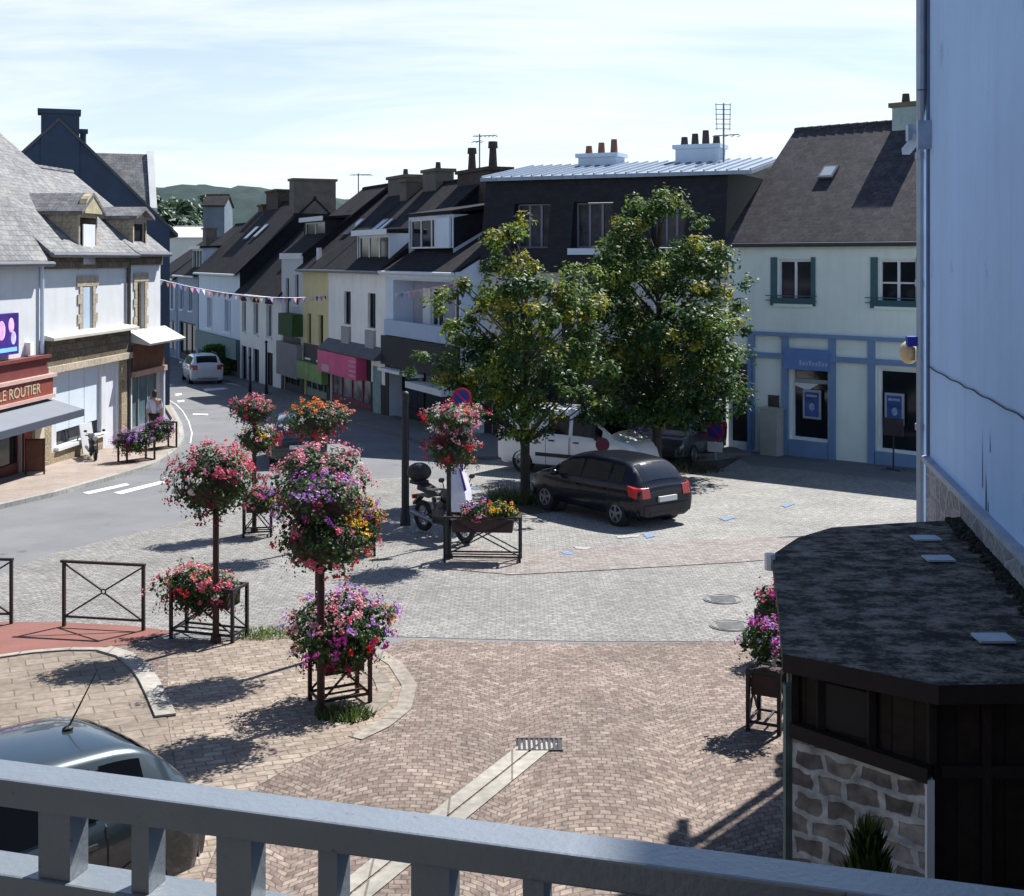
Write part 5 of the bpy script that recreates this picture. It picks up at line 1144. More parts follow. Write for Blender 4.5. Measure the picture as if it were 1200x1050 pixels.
st = MB(); dirv = (b_ - a).normalized(); nv = Vector((dirv.y, -dirv.x))
a2, b2_ = a + nv*.05, b_ + nv*.05
st.prism([hp(a2.x, a2.y, -.1), hp(b2_.x, b2_.y, -.1), hp(b2_.x, b2_.y, 1.95), hp(a2.x, a2.y, 2.04)], (-nv.x*.3, -nv.y*.3, 0)); st.build('stone_base', M_stonehut, hut)
MB().bar(hp(b2_.x, b2_.y, 0), hp(b2_.x, b2_.y, 1.95), .045, .05).build('white_edge', M_wframe, hut)
op = MB(); p0, p1 = a.lerp(b_, .22), a.lerp(b_, .56)
op.prism([hp(p0.x + nv.x*.012, p0.y + nv.y*.012, 2.10), hp(p1.x + nv.x*.012, p1.y + nv.y*.012, 2.10), hp(p1.x + nv.x*.012, p1.y + nv.y*.012, 2.42), hp(p0.x + nv.x*.012, p0.y + nv.y*.012, 2.42)], (nv.x*.01, nv.y*.01, 0)); op.build('hatch', mat('hatch_black', (.006, .006, .007), .6, .2, 3), hut)
tr = MB(); 
for f in (0.0, .2, .58, 1.0):
    p0 = a.lerp(b_, f) + nv*.02; tr.bar(hp(p0.x, p0.y, 2.05), hp(p0.x, p0.y, zr - .14), .06, .05)
tr.bar(hp(a.x + nv.x*.06, a.y + nv.y*.06, 2.05), hp(b_.x + nv.x*.06, b_.y + nv.y*.06, 1.98), .07, .10)
for zz in (.4, 1.2, 2.0): tr.bar(hp(b_.x + .05, b_.y - .02, zz), hp(c_.x, c_.y - .02, zz), .06, .08)
tr.bar(hp(b_.x + .35, b_.y - .025, .1), hp(b_.x + .35, b_.y - .025, 2.45), .06, .05); tr.build('trim', M_hutwood, hut)
sd = (d_ - a).normalized(); sn = Vector((-sd.y, sd.x)); 
p0, p1 = a + sn*.03, a.lerp(d_, .35) + sn*.03
MB().prism([hp(p0.x, p0.y, 0), hp(p1.x, p1.y, 0), hp(p1.x, p1.y, 2.3), hp(p0.x, p0.y, 2.3)], (sn.x*.02, sn.y*.02, 0)).build('green_panel', mat('green_paint', (.05, .13, .09), .6, .4, 3), hut)
p0 = a + sn*.045; MB().bar(hp(p0.x, p0.y, -.05), hp(p0.x, p0.y, 2.35), .09, .07).build('corner_post', mat('grey_post', (.09, .13, .115), .7, .35, 3), hut)
MB().cyl(hp(RZ(906, 655)[0] - .03, RZ(906, 655)[1], zr - .10), hp(RZ(906, 655)[0] - .03, RZ(906, 655)[1], zr + .05), .05, .05, 8).build('gutter_end', M_wframe, hut)
ps = thing('post_stub', 'dark mossy post stub standing where the hut roof meets the wall', 'post', (RZ(1147, 617)[0] + .06, RZ(1147, 617)[1], zr))
MB().cyl((0, 0, 0), (.01, 0, .40), .10, .085, 9).cyl((.13, .1, 0), (.13, .1, .33), .07, .06, 8).cyl((-.06, -.16, 0), (-.06, -.16, .24), .08, .05, 7).build('stub', mat('mossy_wood', (.022, .028, .022), .95, .5, 9, .6), ps)
ms = MB(); rnd = random.Random(5)
for i in range(900):
    t_ = rnd.random(); x = 4.80 - .80*t_ - abs(rnd.gauss(0, .07)) - .02; y = 13.6 - 4.9*t_; r = rnd.uniform(.012, .042)*(1.1 - .4*t_)
    ms.ball((x, y, zr + r*.3), r, r, r*.7, 6, 4, jit=.25)
tag(ms.build('moss', mat('dark_moss', (.022, .024, .016), .97, .5, 7, .5)), 'dark moss bank along the joint of hut roof and house wall', 'moss', kind='stuff')
# ================================================================== VEHICLES, PEOPLE, STREET FURNITURE
M_tyre = mat('tyre', (.018, .018, .019), .85, .2, 8); M_rim = mat('alloy_rim', (.22, .23, .25), .4, .15, 6, metal=.7)
M_blackpl = mat('black_plastic', (.022, .022, .024), .6, .15, 6); M_cglass = mat('car_glass', (.005, .006, .008), .06, .1, 1, spec=.18); M_cback = mat('rear_glass', (.012, .016, .022), .05, .1, 1, spec=.9)
M_redl = mat('tail_lamp', (.45, .02, .02), .2, .1, 3, spec=.7); M_whl = mat('head_lamp', (.55, .58, .6), .12, .1, 3, spec=.8); M_plate = mat('number_plate', (.62, .62, .60), .5, .05, 3)
def paint(n, c, metal=.15, coat=.9): return mat('car_paint_' + n, c, .28, .04, 2, metal=metal, spec=.5 if coat > .5 else .25, coat=coat)
SP = {
 'hatch': dict(L=3.86, W=.83, xs=[-1.93, -1.90, -1.80, -1.62, -1.40, -1.15, -.6, 0, .45, .75, 1.0, 1.2, 1.5, 1.78, 1.90, 1.93],
   zr=[.62, .86, 1.00, 1.20, 1.36, 1.41, 1.44, 1.43, 1.36, 1.23, 1.08, .96, .89, .78, .64, .52], zb=[.58, .80, .92, .94, .94, .93, .90, .89, .88, .88, .88, .89, .86, .75, .62, .50],
   wb=[.72, .78, .81, .825, .83, .83, .83, .83, .83, .83, .82, .81, .79, .73, .66, .60], wr=[.66, .66, .63, .60, .59, .585, .58, .58, .60, .63, .66, .69, .70, .66, .58, .52], rear=(-1.78, -1.42), ws=(.47, 1.17), side=[(-1.35, -.98), (-.90, -.06), (.02, .80)], wheels=(-1.20, 1.24), wr_=.30),
 'van': dict(L=4.38, W=.90, xs=[-2.19, -2.17, -2.12, -2.0, -1.6, -.8, 0, .45, .75, 1.05, 1.35, 1.5, 1.75, 2.0, 2.12, 2.19],
   zr=[.7, 1.45, 1.74, 1.79, 1.81, 1.82, 1.81, 1.77, 1.63, 1.42, 1.18, 1.10, 1.04, .94, .78, .55], zb=[.66, 1.08, 1.10, 1.10, 1.09, 1.08, 1.07, 1.06, 1.06, 1.06, 1.06, 1.05, 1.0, .90, .74, .52],
   wb=[.82, .86, .89, .90, .90, .90, .90, .90, .90, .89, .88, .87, .84, .78, .72, .64], wr=[.74, .76, .76, .76, .76, .76, .75, .74, .74, .75, .76, .76, .74, .70, .62, .54], rear=None, ws=(.52, 1.32), side=[(-.55, .10), (.22, 1.12)], wheels=(-1.36, 1.36), wr_=.32),
 'suv': dict(L=4.36, W=.92, xs=[-2.18, -2.16, -2.08, -1.92, -1.7, -1.3, -.5, .2, .6, .9, 1.15, 1.35, 1.65, 1.95, 2.12, 2.18],
   zr=[.7, 1.0, 1.18, 1.42, 1.58, 1.64, 1.66, 1.62, 1.50, 1.35, 1.20, 1.10, 1.03, .94, .78, .58], zb=[.66, .92, 1.04, 1.06, 1.06, 1.04, 1.02, 1.0, 1.0, 1.0, 1.0, 1.0, .98, .90, .74, .55],
   wb=[.80, .86, .90, .92, .92, .92, .92, .92, .92, .91, .90, .89, .86, .80, .72, .66], wr=[.70, .70, .68, .67, .66, .66, .66, .67, .69, .71, .73, .75, .76, .72, .62, .54], rear=(-2.05, -1.70), ws=(.45, 1.25), side=[(-1.62, -1.15), (-1.05, -.12), (-.03, .85)], wheels=(-1.30, 1.32), wr_=.34)}
def car(kind, name, label, loc, heading, pm, cat='car', group=None, plate='', antenna=False, roofm=None, roofbars=False, lampw=.30):
    sp = SP[kind]; t = thing(name, label, cat, (loc[0], loc[1], gz(loc[1]) + .03), heading, group); t.rotation_euler = (0, 0, heading)
    xs0 = np.array(sp['xs']); xs = np.unique(np.concatenate([np.linspace(a, b, 4) for a, b in zip(xs0[:-1], xs0[1:])]))
    def ev(k, x):
        v = np.interp([x - .08, x - .04, x, x + .04, x + .08], xs0, sp[k]); return float(v.mean()) if xs0[0] + .09 < x < xs0[-1] - .09 else float(v[2])
    W_ = sp['W']; wk = sp['wheels']; wrad = sp['wr_']
    def ring(x):
        zr, zb, wb, wr = ev('zr', x), ev('zb', x), ev('wb', x), ev('wr', x); zb = min(zb, zr - .012); lo = .22 if abs(x) < sp['L']/2 - .12 else .30
        mid = lo + (zb - lo)*.55
        wr = min(wr, wb - .02)
        g = min(1, max(0, (zr - zb) / .25))         # 0 on the bonnet, 1 in the cabin
        r = [(0, lo), (wb*.80, lo), (wb*.95, lo + .05), (wb*.985, lo + .16), (wb, mid), (wb*.99, zb - (zb - mid)*.35), (wb*.965, zb - .02), (wb*.945, zb),
             (wb*.93*(1-g) + (wr + (wb*.93 - wr)*.12)*g, zb + (zr - zb)*(.55 if g < 1 else .86)), (wr*(.93), zr - (zr - zb)*.05), (wr*.75, zr - .004*g), (wr*.4, zr + .012), (0, zr + .018)]
        return r
    mb = MB(); R_ = [ring(x) for x in xs]; n = len(R_[0])
    for x, r in zip(xs, R_):
        for y, z in r: mb.v.append((x, y, z))
        for y, z in r[1:-1][::-1]: mb.v.append((x, -y, z))
    k = 2*n - 2
    for i in range(len(xs) - 1):
        for j in range(k): mb.f.append((i*k + j, i*k + (j+1) % k, (i+1)*k + (j+1) % k, (i+1)*k + j)); mb.m.append(0)
    mb.f.append(tuple(range(k - 1, -1, -1))); mb.m.append(0); mb.f.append(tuple((len(xs)-1)*k + j for j in range(k))); mb.m.append(0)
    me = mb.mesh('body', [pm], smooth=False)
    bo = bpy.data.objects.new('body', me); COL.objects.link(bo)
    cut = MB()
    for wx in wk: cut.cyl((wx, -1.2, wrad), (wx, 1.2, wrad), wrad + .055, wrad + .055, 28)
    # keep the middle of the axle solid by cutting only the outer bands
    cut = MB()
    for wx in wk:
        for s_ in (-1, 1): cut.cyl((wx, s_*(W_ - .26), wrad + .01), (wx, s_*1.3, wrad + .01), wrad + .06, wrad + .06, 28)
    co = bpy.data.objects.new('cut', cut.mesh('cut', [M_blackpl])); COL.objects.link(co)
    bm_ = bo.modifiers.new('b', 'BOOLEAN'); bm_.object = co; bm_.operation = 'DIFFERENCE'; bm_.solver = 'EXACT'
    dg = bpy.context.evaluated_depsgraph_get(); dg.update(); m2 = bpy.data.meshes.new_from_object(bo.evaluated_get(dg))
    bo.modifiers.clear(); bo.data = m2; bpy.data.objects.remove(co)
    m2.materials.clear(); m2.materials.append(pm); m2.materials.append(M_blackpl)
    for p in m2.polygons:
        c = p.center; arch = any(math.hypot(c.x - wx, c.z - wrad - .01) < wrad + .055 and abs(c.y) > W_ - .3 for wx in wk)
        p.material_index = 1 if (arch and c.z > .23 and (abs(p.normal.y) < .5 or abs(c.y) < W_ - .2)) else 0
        p.use_smooth = True
    m2.set_sharp_from_angle(angle=R(38)) if hasattr(m2, 'set_sharp_from_angle') else None
    bo.parent = t
    def side_pt(x, f, s, off=.010):
        zr, zb, wb, wr = ev('zr', x), ev('zb', x), ev('wb', x), ev('wr', x); y0, z0 = wb*.945, zb; y1, z1 = wr + (wb*.93 - wr)*.12, zb + (zr - zb)*.86
        return (x, s*(y0 + (y1 - y0)*f + off), z0 + (z1 - z0)*f)
    for s in (-1, 1):
        for (x0, x1) in sp['side']:
            q = MB(); nn = 8; X = np.linspace(x0, x1, nn + 1)
            for i in range(nn):
                q.quad(side_pt(X[i], .10, s), side_pt(X[i+1], .10, s), side_pt(X[i+1], .93, s), side_pt(X[i], .93, s))
            q.build('side_window', M_cglass, t, smooth=True)
    def top_strip(x0, x1, fy=.86, off=.016, nm='windscreen', m=M_cglass, y0=-1, y1=1):
        q = MB(); X = np.linspace(x0, x1, 9); Yf = np.linspace(y0, y1, 7)
        def pt(x, f):
            zr, wr = ev('zr', x), min(ev('wr', x), ev('wb', x) - .02); y = f*wr*fy; a = abs(f*fy)
            zt = np.interp(a, [0, .4, .75, .93], [zr + .018, zr + .012, zr - .002, zr - .03]); return Vector((x, y, zt + off))
        for i in range(8):
            for j in range(6): q.quad(pt(X[i], Yf[j]), pt(X[i+1], Yf[j]), pt(X[i+1], Yf[j+1]), pt(X[i], Yf[j+1]))
        return q.build(nm, m, t, smooth=True)
    top_strip(*sp['ws'])
    if sp['rear']: top_strip(*sp['rear'], nm='rear_window', fy=.84, m=M_cback if kind == 'hatch' else M_cglass)
    else:
        for s in (-1, 1): MB().box(-2.185, -2.17, s*.07 if s > 0 else -.64, .64 if s > 0 else -.07, 1.12, 1.60).build('rear_window', M_cglass, t)
    for wx in wk:
        for s in (-1, 1):
            yo = s*(W_ - .015); ty = MB().cyl((wx, yo, wrad), (wx, yo - s*.20, wrad), wrad, wrad, 28).torus((wx, yo - s*.02, wrad), (0, 1, 0), wrad - .035, .035, 28, 8)
            w_ = ty.build('wheel', M_tyre, t, smooth=False)
            rm = MB().torus((wx, yo + s*.004, wrad), (0, 1, 0), wrad*.60, .018, 24, 6).cyl((wx, yo + s*.012, wrad), (wx, yo - s*.02, wrad), .055, .055, 12)
            for q in range(5):
                a = 2*math.pi*q/5 + .3; rm.bar((wx, yo + s*.004, wrad), (wx + math.cos(a)*wrad*.6, yo + s*.006, wrad + math.sin(a)*wrad*.6), .055, .03, up=(0, 1, 0))
            rm.build('rim', M_rim, w_); MB().cyl((wx, yo + s*.0015, wrad), (wx, yo - s*.01, wrad), wrad*.62, wrad*.62, 24).build('hub_shade', M_blackpl, w_)
    L2 = sp['L'] / 2; zb_r = ev('zb', -L2 + .1)
    MB().prism([(-L2 - .035, -W_*.80, .34), (-L2 - .05, -W_*.6, .34), (-L2 - .05, W_*.6, .34), (-L2 - .035, W_*.80, .34), (-L2 + .10, W_*.94, .34), (-L2 + .10, -W_*.94, .34)], (0, 0, .20)).build('bumper', pm if kind != 'van' else M_blackpl, t)
    MB().prism([(L2 - .12, -W_*.86, .30), (L2 + .03, -W_*.6, .30), (L2 + .03, W_*.6, .30), (L2 - .12, W_*.86, .30)], (0, 0, .22)).build('bumper', pm, t)
    MB().box(L2 + .031, L2 + .036, -W_*.45, W_*.45, .34, .46).build('grille', M_blackpl, t); MB().box(-L2 - .056, -L2 - .02, -W_*.62, W_*.62, .35, .39).build('bumper_strip', M_blackpl, t)
    for s in (-1, 1):
        if kind == 'van': mbl = MB().box(-L2 - .01, -L2 + .06, s*W_*.86 - .05, s*W_*.86 + .055, .75, 1.25)
        else:
            z0, z1, xo = (.70, .91, -.018) if kind == 'hatch' else (.84, 1.10, -.025)
            mbl = MB().prism([(-L2 + xo, s*W_*.58, z0), (-L2 + xo + .01, s*W_*.84, z0), (-L2 + xo + .13, s*W_*.985, z0), (-L2 + lampw, s*(W_ + .008), z0 + .05), (-L2 + lampw, s*(W_ - .12), z0 + .05), (-L2 + .1, s*W_*.58, z0)], (.05, 0, z1 - z0))
        if lampw == 0: mbl = MB().box(-L2 - .03, -L2 + .04, min(s*W_*.45, s*W_*.72), max(s*W_*.45, s*W_*.72), .58, .76)
        mbl.build('tail_light', M_redl, t)
        MB().prism([(L2 - .10, s*W_*.5, .56), (L2 - .16, s*W_*.84, .56), (L2 - .42, s*W_*.93, .66), (L2 - .30, s*W_*.7, .73), (L2 - .16, s*W_*.5, .70)], (.03, 0, .02)).build('headlight', M_whl, t)
        mx_ = sp['side'][-1][1] + .0; MB().ball((mx_ - .05, s*(W_ + .12), ev('zb', mx_) + .07), .09, .10, .07, 10, 6).box(mx_ - .07, mx_ - .02, s*(W_ - .02) if s > 0 else -(W_ + .1), (W_ + .1) if s > 0 else -(W_ - .02), ev('zb', mx_) + .02, ev('zb', mx_) + .06).build('mirror', pm if kind != 'van' else M_blackpl, t, smooth=True)
        for (x0, x1) in sp['side'][-2:]:
            MB().box(x0 + .05, x0 + .22, s*(W_ - .004) if s > 0 else -(W_ + .022), (W_ + .022) if s > 0 else -(W_ - .004), ev('zb', x0) - .14, ev('zb', x0) - .105).build('door_handle', pm if kind == 'hatch' else M_blackpl, t)
        sx_ = sorted({v for a, b in sp['side'][-2:] for v in (a - .05, b + .03)})
        for xs_ in sx_:
            r_ = ring(xs_)[2:8]; sm = MB()
            for (ya, za), (yb, zb2) in zip(r_[:-1], r_[1:]): sm.quad((xs_ - .007, s*(ya + .003), za), (xs_ + .007, s*(ya + .003), za), (xs_ + .007, s*(yb + .003), zb2), (xs_ - .007, s*(yb + .003), zb2))
            sm.build('door_seam', M_blackpl, t)
        if kind in ('van',): MB().box(wk[0] + wrad + .12, wk[1] - wrad - .10, (W_ - .02) if s > 0 else -(W_ + .014), (W_ + .014) if s > 0 else -(W_ - .02), .50, .60).build('rub_strip', M_blackpl, t)
        if kind == 'van': MB().box(-2.0, -.62, (W_ - .02) if s > 0 else -(W_ + .003), (W_ + .003) if s > 0 else -(W_ - .02), 1.15, 1.19).build('slide_rail', M_blackpl, t)
        if roofbars: MB().tube([(-1.5, s*.62, 1.63), (-1.3, s*.62, 1.70), (.3, s*.62, 1.70), (.5, s*.62, 1.62)], .02, 6).build('roof_rail', M_blackpl, t)
    pl = MB().box(-L2 - .064, -L2 - .052, -.26, .26, .40, .51) if kind == 'suv' else (MB().box(-L2 - .055, -L2 - .0, -.26, .26, .60, .71) if kind != 'van' else MB().box(-L2 - .03, -L2 - .002, -.5, .02, .75, .86))
    po = pl.build('number_plate', M_plate, t)
    if antenna: MB().ball((-1.08, 0, ev('zr', -1.08) + .03), .055, .035, .025, 8, 5).cyl((-1.08, 0, ev('zr', -1.08) + .03), (-1.36, 0, ev('zr', -1.08) + .46), .009, .004, 6).build('antenna', M_blackpl, t)
    return t
# heading: direction of the car's nose, angle from +X
car('hatch', 'parked_car', 'black blue hatchback parked under the tree with its red tail lamps towards us', (2.16, 29.0), R(127), paint('midnight', (.003, .004, .011), 0, .35), group=None)
vp = G(665, 556); car('van', 'parked_van', 'white van parked behind the left street tree', (vp.x + .36, vp.y + .35), R(-31), paint('white', (.70, .72, .74), 0), 'van')
sv = G(228, 450); car('suv', 'parked_suv', 'white off road car driving away down the street', (sv.x, sv.y + 1.6), R(112), paint('white', (.70, .72, .74), 0), 'car', roofbars=True)
car('hatch', 'parked_car', 'dark car with blue reflecting roof beyond the flower columns', (-6.45, 38.6), R(100), paint('anthracite', (.02, .024, .032)))
car('hatch', 'parked_car', 'silver car parked just beyond the white van', (4.1, 40.4), R(-100), paint('silver', (.36, .42, .48), .5))
car('hatch', 'parked_car', 'dark blue car parked behind the dense street tree', (PX(752, 40.2).x, 40.2), R(-112), paint('navy', (.010, .02, .07)))
car('hatch', 'parked_car', 'grey car parked nearest to the bank, right of the dense tree trunk', (PX(800, 39.2).x, 39.2), R(-118), paint('grey', (.05, .055, .065), .3))
car('hatch', 'parked_car', 'grey blue small car with roof antenna just below the balcony railing', (-4.42, 9.88), R(229), paint('slate_blue', (.040, .058, .068), .4), antenna=True, lampw=0)

# ---- motorcycle
def motorcycle(name, label, loc, rz, fairing=True, body=None, scale=1.0, top=True):
    t = thing(name, label, 'motorcycle', (loc[0], loc[1], gz(loc[1]) + .03 + (.09 if loc[1] > 35 else 0)), rz); t.scale = (scale,)*3
    bm_ = body or mat('bike_black', (.015, .015, .017), .35, .2, 4, spec=.6)
    for x in (-.70, .70):
        w_ = MB().torus((x, 0, .31), (0, 1, 0), .255, .055, 28, 8).build('wheel', M_tyre, t, smooth=True)
        rm = MB().torus((x, 0, .31), (0, 1, 0), .20, .012, 24, 6).cyl((x, -.06, .31), (x, .06, .31), .05, .05, 10)
        for q in range(6): a = math.pi*q/3; rm.bar((x, 0, .31), (x + math.cos(a)*.2, 0, .31 + math.sin(a)*.2), .025, .02, up=(0, 1, 0))
        rm.build('rim', M_rim, w_)
    MB().ball((.02, 0, .42), .30, .17, .20, 12, 8).box(-.22, .22, -.13, .13, .26, .52).cyl((-.1, 0, .5), (.05, 0, .72), .12, .10, 10).build('engine', mat('engine_metal', (.07, .07, .075), .45, .3, 8, metal=.6), t)
    MB().bar((-.70, .09, .31), (-.2, .1, .40), .05).bar((-.70, -.09, .31), (-.2, -.1, .40), .05).bar((-.3, 0, .55), (.48, 0, .86), .07).bar((-.35, 0, .72), (-.2, 0, .4), .06).build('frame', M_blackpl, t)
    MB().ball((.22, 0, .84), .28, .15, .13, 14, 8).build('tank', bm_, t, smooth=True)
    MB().prism([(-.75, 0, .84), (-.15, 0, .78), (.0, 0, .84), (-.1, 0, .90), (-.40, 0, .89), (-.72, 0, .96)], (0, .13, 0)).prism([(-.75, 0, .84), (-.72, 0, .96), (-.40, 0, .89), (-.1, 0, .90), (.0, 0, .84), (-.15, 0, .78)], (0, -.13, 0)).build('seat', M_blackpl, t)
    MB().bar((.70, .09, .31), (.47, .09, .95), .045).bar((.70, -.09, .31), (.47, -.09, .95), .045).build('fork', M_blackpl, t)
    MB().tube([(.40, -.38, 1.04), (.48, -.14, 1.0), (.48, .14, 1.0), (.40, .38, 1.04)], .018, 7).build('handlebar', M_blackpl, t)
    for s in (-1, 1): MB().bar((.42, s*.28, 1.03), (.44, s*.34, 1.18), .014).ball((.44, s*.36, 1.21), .02, .075, .05, 10, 6).build('mirror', M_blackpl, t)
    MB().prism([(.95, -.055, .50), (.82, -.055, .62), (.62, -.055, .62), (.46, -.055, .47), (.48, -.055, .44), (.63, -.055, .585), (.80, -.055, .585), (.92, -.055, .48)], (0, .11, 0)).build('front_fender', bm_, t)
    MB().prism([(-.98, -.07, .50), (-1.0, -.07, .54), (-.72, -.07, .76), (-.45, -.07, .74), (-.45, -.07, .70), (-.72, -.07, .71)], (0, .14, 0)).build('rear_fender', bm_, t)
    MB().cyl((-.15, -.15, .30), (-.85, -.18, .40), .045, .06, 10).build('exhaust', M_rim, t)
    MB().box(-1.0, -.94, -.09, .09, .62, .70).build('tail_light', M_redl, t)
    if top: MB().ball((-.86, 0, 1.16), .25, .25, .19, 14, 8).box(-1.0, -.72, -.14, .14, .93, 1.0).build('top_box', M_blackpl, t, smooth=True)
    if fairing:
        f = MB().add([(.62, -.24, .62), (.80, 0, .58), (.62, .24, .62), (.55, -.27, .95), (.70, 0, .98), (.55, .27, .95), (.42, -.20, 1.40), (.50, 0, 1.46), (.42, .20, 1.40)], [(0,1,4,3), (1,2,5,4), (3,4,7,6), (4,5,8,7)])
        g_ = [(x - .025, y, z) for x, y, z in f.v]; f.add(g_, [(3,4,1,0), (4,5,2,1), (6,7,4,3), (7,8,5,4)])
        fo = f.build('fairing', mat('white_fairing', (.62, .62, .70), .4, .1, 3), t)
        MB().bar((.715, 0, 1.0), (.515, 0, 1.40), .10, .012, up=(0, 1, 0)).build('stripe', mat('violet_stripe', (.08, .03, .30), .5, .1, 3), fo)
    else: MB().cyl((.60, 0, .92), (.66, 0, .91), .10, .10, 14).build('headlight', M_whl, t)
    return t
mp_ = G(520, 631); motorcycle('motorcycle', 'black touring motorcycle with top box and white fairing beside the flower column', (mp_.x, mp_.y), R(-52), scale=1.05)
motorcycle('motorcycle', 'black moped standing against the pale shop blind on the left', (LP(.9).x + .75, LP(.9).y), R(-65), fairing=False, scale=.72, top=False)

# ---- walking person
def person(label, loc, heading):
    z0 = gz(loc[1]) + .12; t = thing('person', label, 'person', (loc[0], loc[1], z0), heading)
    J = {'pel': (0, 0, .94, .135, .10), 'wst': (.0, 0, 1.08, .125, .09), 'chs': (.01, 0, 1.30, .155, .105), 'nb': (.02, 0, 1.44, .07, .06), 'nt': (.035, 0, 1.51, .052, .052), 'hd': (.045, 0, 1.60, .078, .088), 'ht': (.04, 0, 1.685, .06, .068),
         'hl': (0, .09, .90, .085, .085), 'kl': (.13, .095, .50, .055, .058), 'al': (-.02, .095, .10, .036, .038), 'tl': (.11, .10, .035, .030, .026), 'hr': (0, -.09, .90, .085, .085), 'kr': (-.02, -.095, .49, .055, .058), 'ar': (-.30, -.095, .17, .036, .038), 'tr': (-.20, -.10, .06, .030, .026),
         'sl': (.01, .175, 1.385, .06, .06), 'el': (-.10, .215, 1.12, .040, .040), 'wl': (-.04, .22, .90, .028, .028), 'fl': (-.01, .22, .82, .026, .030), 'sr': (.01, -.175, 1.385, .06, .06), 'er': (.02, -.22, 1.11, .040, .040), 'wr': (.16, -.21, .93, .028, .028), 'fr': (.20, -.20, .87, .026, .030)}
    E = [('pel', 'wst'), ('wst', 'chs'), ('chs', 'nb'), ('nb', 'nt'), ('nt', 'hd'), ('hd', 'ht'), ('pel', 'hl'), ('hl', 'kl'), ('kl', 'al'), ('al', 'tl'), ('pel', 'hr'), ('hr', 'kr'), ('kr', 'ar'), ('ar', 'tr'), ('chs', 'sl'), ('sl', 'el'), ('el', 'wl'), ('wl', 'fl'), ('chs', 'sr'), ('sr', 'er'), ('er', 'wr'), ('wr', 'fr')]
    # five short fingers per hand
    for hnd, s in (('fl', 1), ('fr', -1)):
        x, y, z = J[hnd][:3]
        for q in range(4): J[hnd + str(q)] = (x + .025 - .018*q, y, z - .085 + .008*abs(q - 1.3), .0085, .0085); E.append((hnd, hnd + str(q)))
        J[hnd + 't'] = (x + .05, y - s*.01, z - .02, .009, .009); E.append((hnd, hnd + 't'))
    def skin(name, keys, infl, m, sub=2, parent=t):
        ks = [k for k in J if k in keys]; ed = [(ks.index(a), ks.index(b)) for a, b in E if a in ks and b in ks]
        me = bpy.data.meshes.new(name); me.from_pydata([J[k][:3] for k in ks], ed, []); o = bpy.data.objects.new(name, me); COL.objects.link(o)
        sk = o.modifiers.new('skin', 'SKIN'); sb = o.modifiers.new('sub', 'SUBSURF'); sb.levels = sb.render_levels = sub
        for i, k in enumerate(ks): me.skin_vertices[0].data[i].radius = (J[k][3] + infl, J[k][4] + infl); me.skin_vertices[0].data[i].use_root = (i == 0)
        dg = bpy.context.evaluated_depsgraph_get(); dg.update(); m2 = bpy.data.meshes.new_from_object(o.evaluated_get(dg)); o.modifiers.clear(); o.data = m2
        m2.materials.clear(); m2.materials.append(m); m2.polygons.foreach_set('use_smooth', [True]*len(m2.polygons)); o.parent = parent; return o
    sk = mat('skin', (.42, .24, .17), .6, .08, 8); body = skin('body', set(J), 0, sk)
    hb_ = MB().ball((.03, 0, 1.645), .098, .090, .105, 14, 10).ball((.0, 0, 1.57), .075, .082, .09, 12, 8); hb_.build('hair', mat('brown_hair', (.045, .028, .018), .7, .3, 20), t, smooth=True)
    fc = MB().ball((.135, 0, 1.60), .02, .012, .02, 8, 6)
    for s in (-1, 1): fc.ball((.115, s*.03, 1.625), .012, .012, .009, 8, 6).ball((.045, s*.085, 1.60), .018, .012, .028, 8, 6)
    fc.build('face', sk, t, smooth=True)
    skin('shirt', {'wst', 'chs', 'nb', 'sl', 'el', 'sr', 'er', 'pel'}, .016, mat('lilac_shirt', (.56, .54, .66), .85, .08, 8))
    skin('shorts', {'pel', 'hl', 'kl', 'hr', 'kr'}, .020, mat('dark_shorts', (.018, .018, .022), .85, .15, 8)) 
    for (x, y, z) in ((.05, .10, .03), (-.25, -.10, .10)): MB().ball((x, y, z + .015), .125, .048, .05, 12, 8).build('shoe', mat('shoe', (.05, .05, .055), .7, .2, 8), t, smooth=True)
    return t
pq = G(181, 519, .12); person('person in lilac shirt and dark shorts walking away on the left pavement', (pq.x, pq.y), R(100))

# ---- barriers
def barrier(label, base, rz, w=1.3, hh=1.0):
    t = thing('barrier', label, 'barrier', (base.x, base.y, gz(base.y)), rz, 'iron cross barriers at the red path'); m_ = mat('brown_iron', (.038, .026, .024), .6, .25, 8, metal=.3)
    for sx in (-1, 1): MB().box(sx*w/2 - .022, sx*w/2 + .022, -.022, .022, 0, hh).build('post', m_, t)
    MB().box(-w/2 - .05, w/2 + .03, -.028, .028, hh + .002, hh + .038).build('top_rail', m_, t); MB().box(-w/2 + .022, w/2 - .022, -.015, .015, .16, .19).build('bottom_rail', m_, t)
    c = .075
    MB().torus((0, 0, (hh + .17)/2), (0, 1, 0), .035, .012, 16, 6).bar((-w/2 + .02, 0, hh - .02), (-.03, 0, (hh + .17)/2 + .025), .024).bar((w/2 - .02, 0, hh - .02), (.03, 0, (hh + .17)/2 + .025), .024).bar((-w/2 + .02, 0, .18), (-.03, 0, (hh + .17)/2 - .025), .024).bar((w/2 - .02, 0, .18), (.03, 0, (hh + .17)/2 - .025), .024).build('cross', m_, t)
    return t
p0, p1 = G(75, 736), G(168, 741); barrier('black iron cross barrier standing complete at the red path', (p0 + p1)/2, math.atan2((p1 - p0).y, (p1 - p0).x), (p1 - p0).length, .98)
p2 = G(13, 733); barrier('black iron cross barrier cut by the left picture edge', p2 - Vector((.62, -.05)), -.08, 1.25, .98)

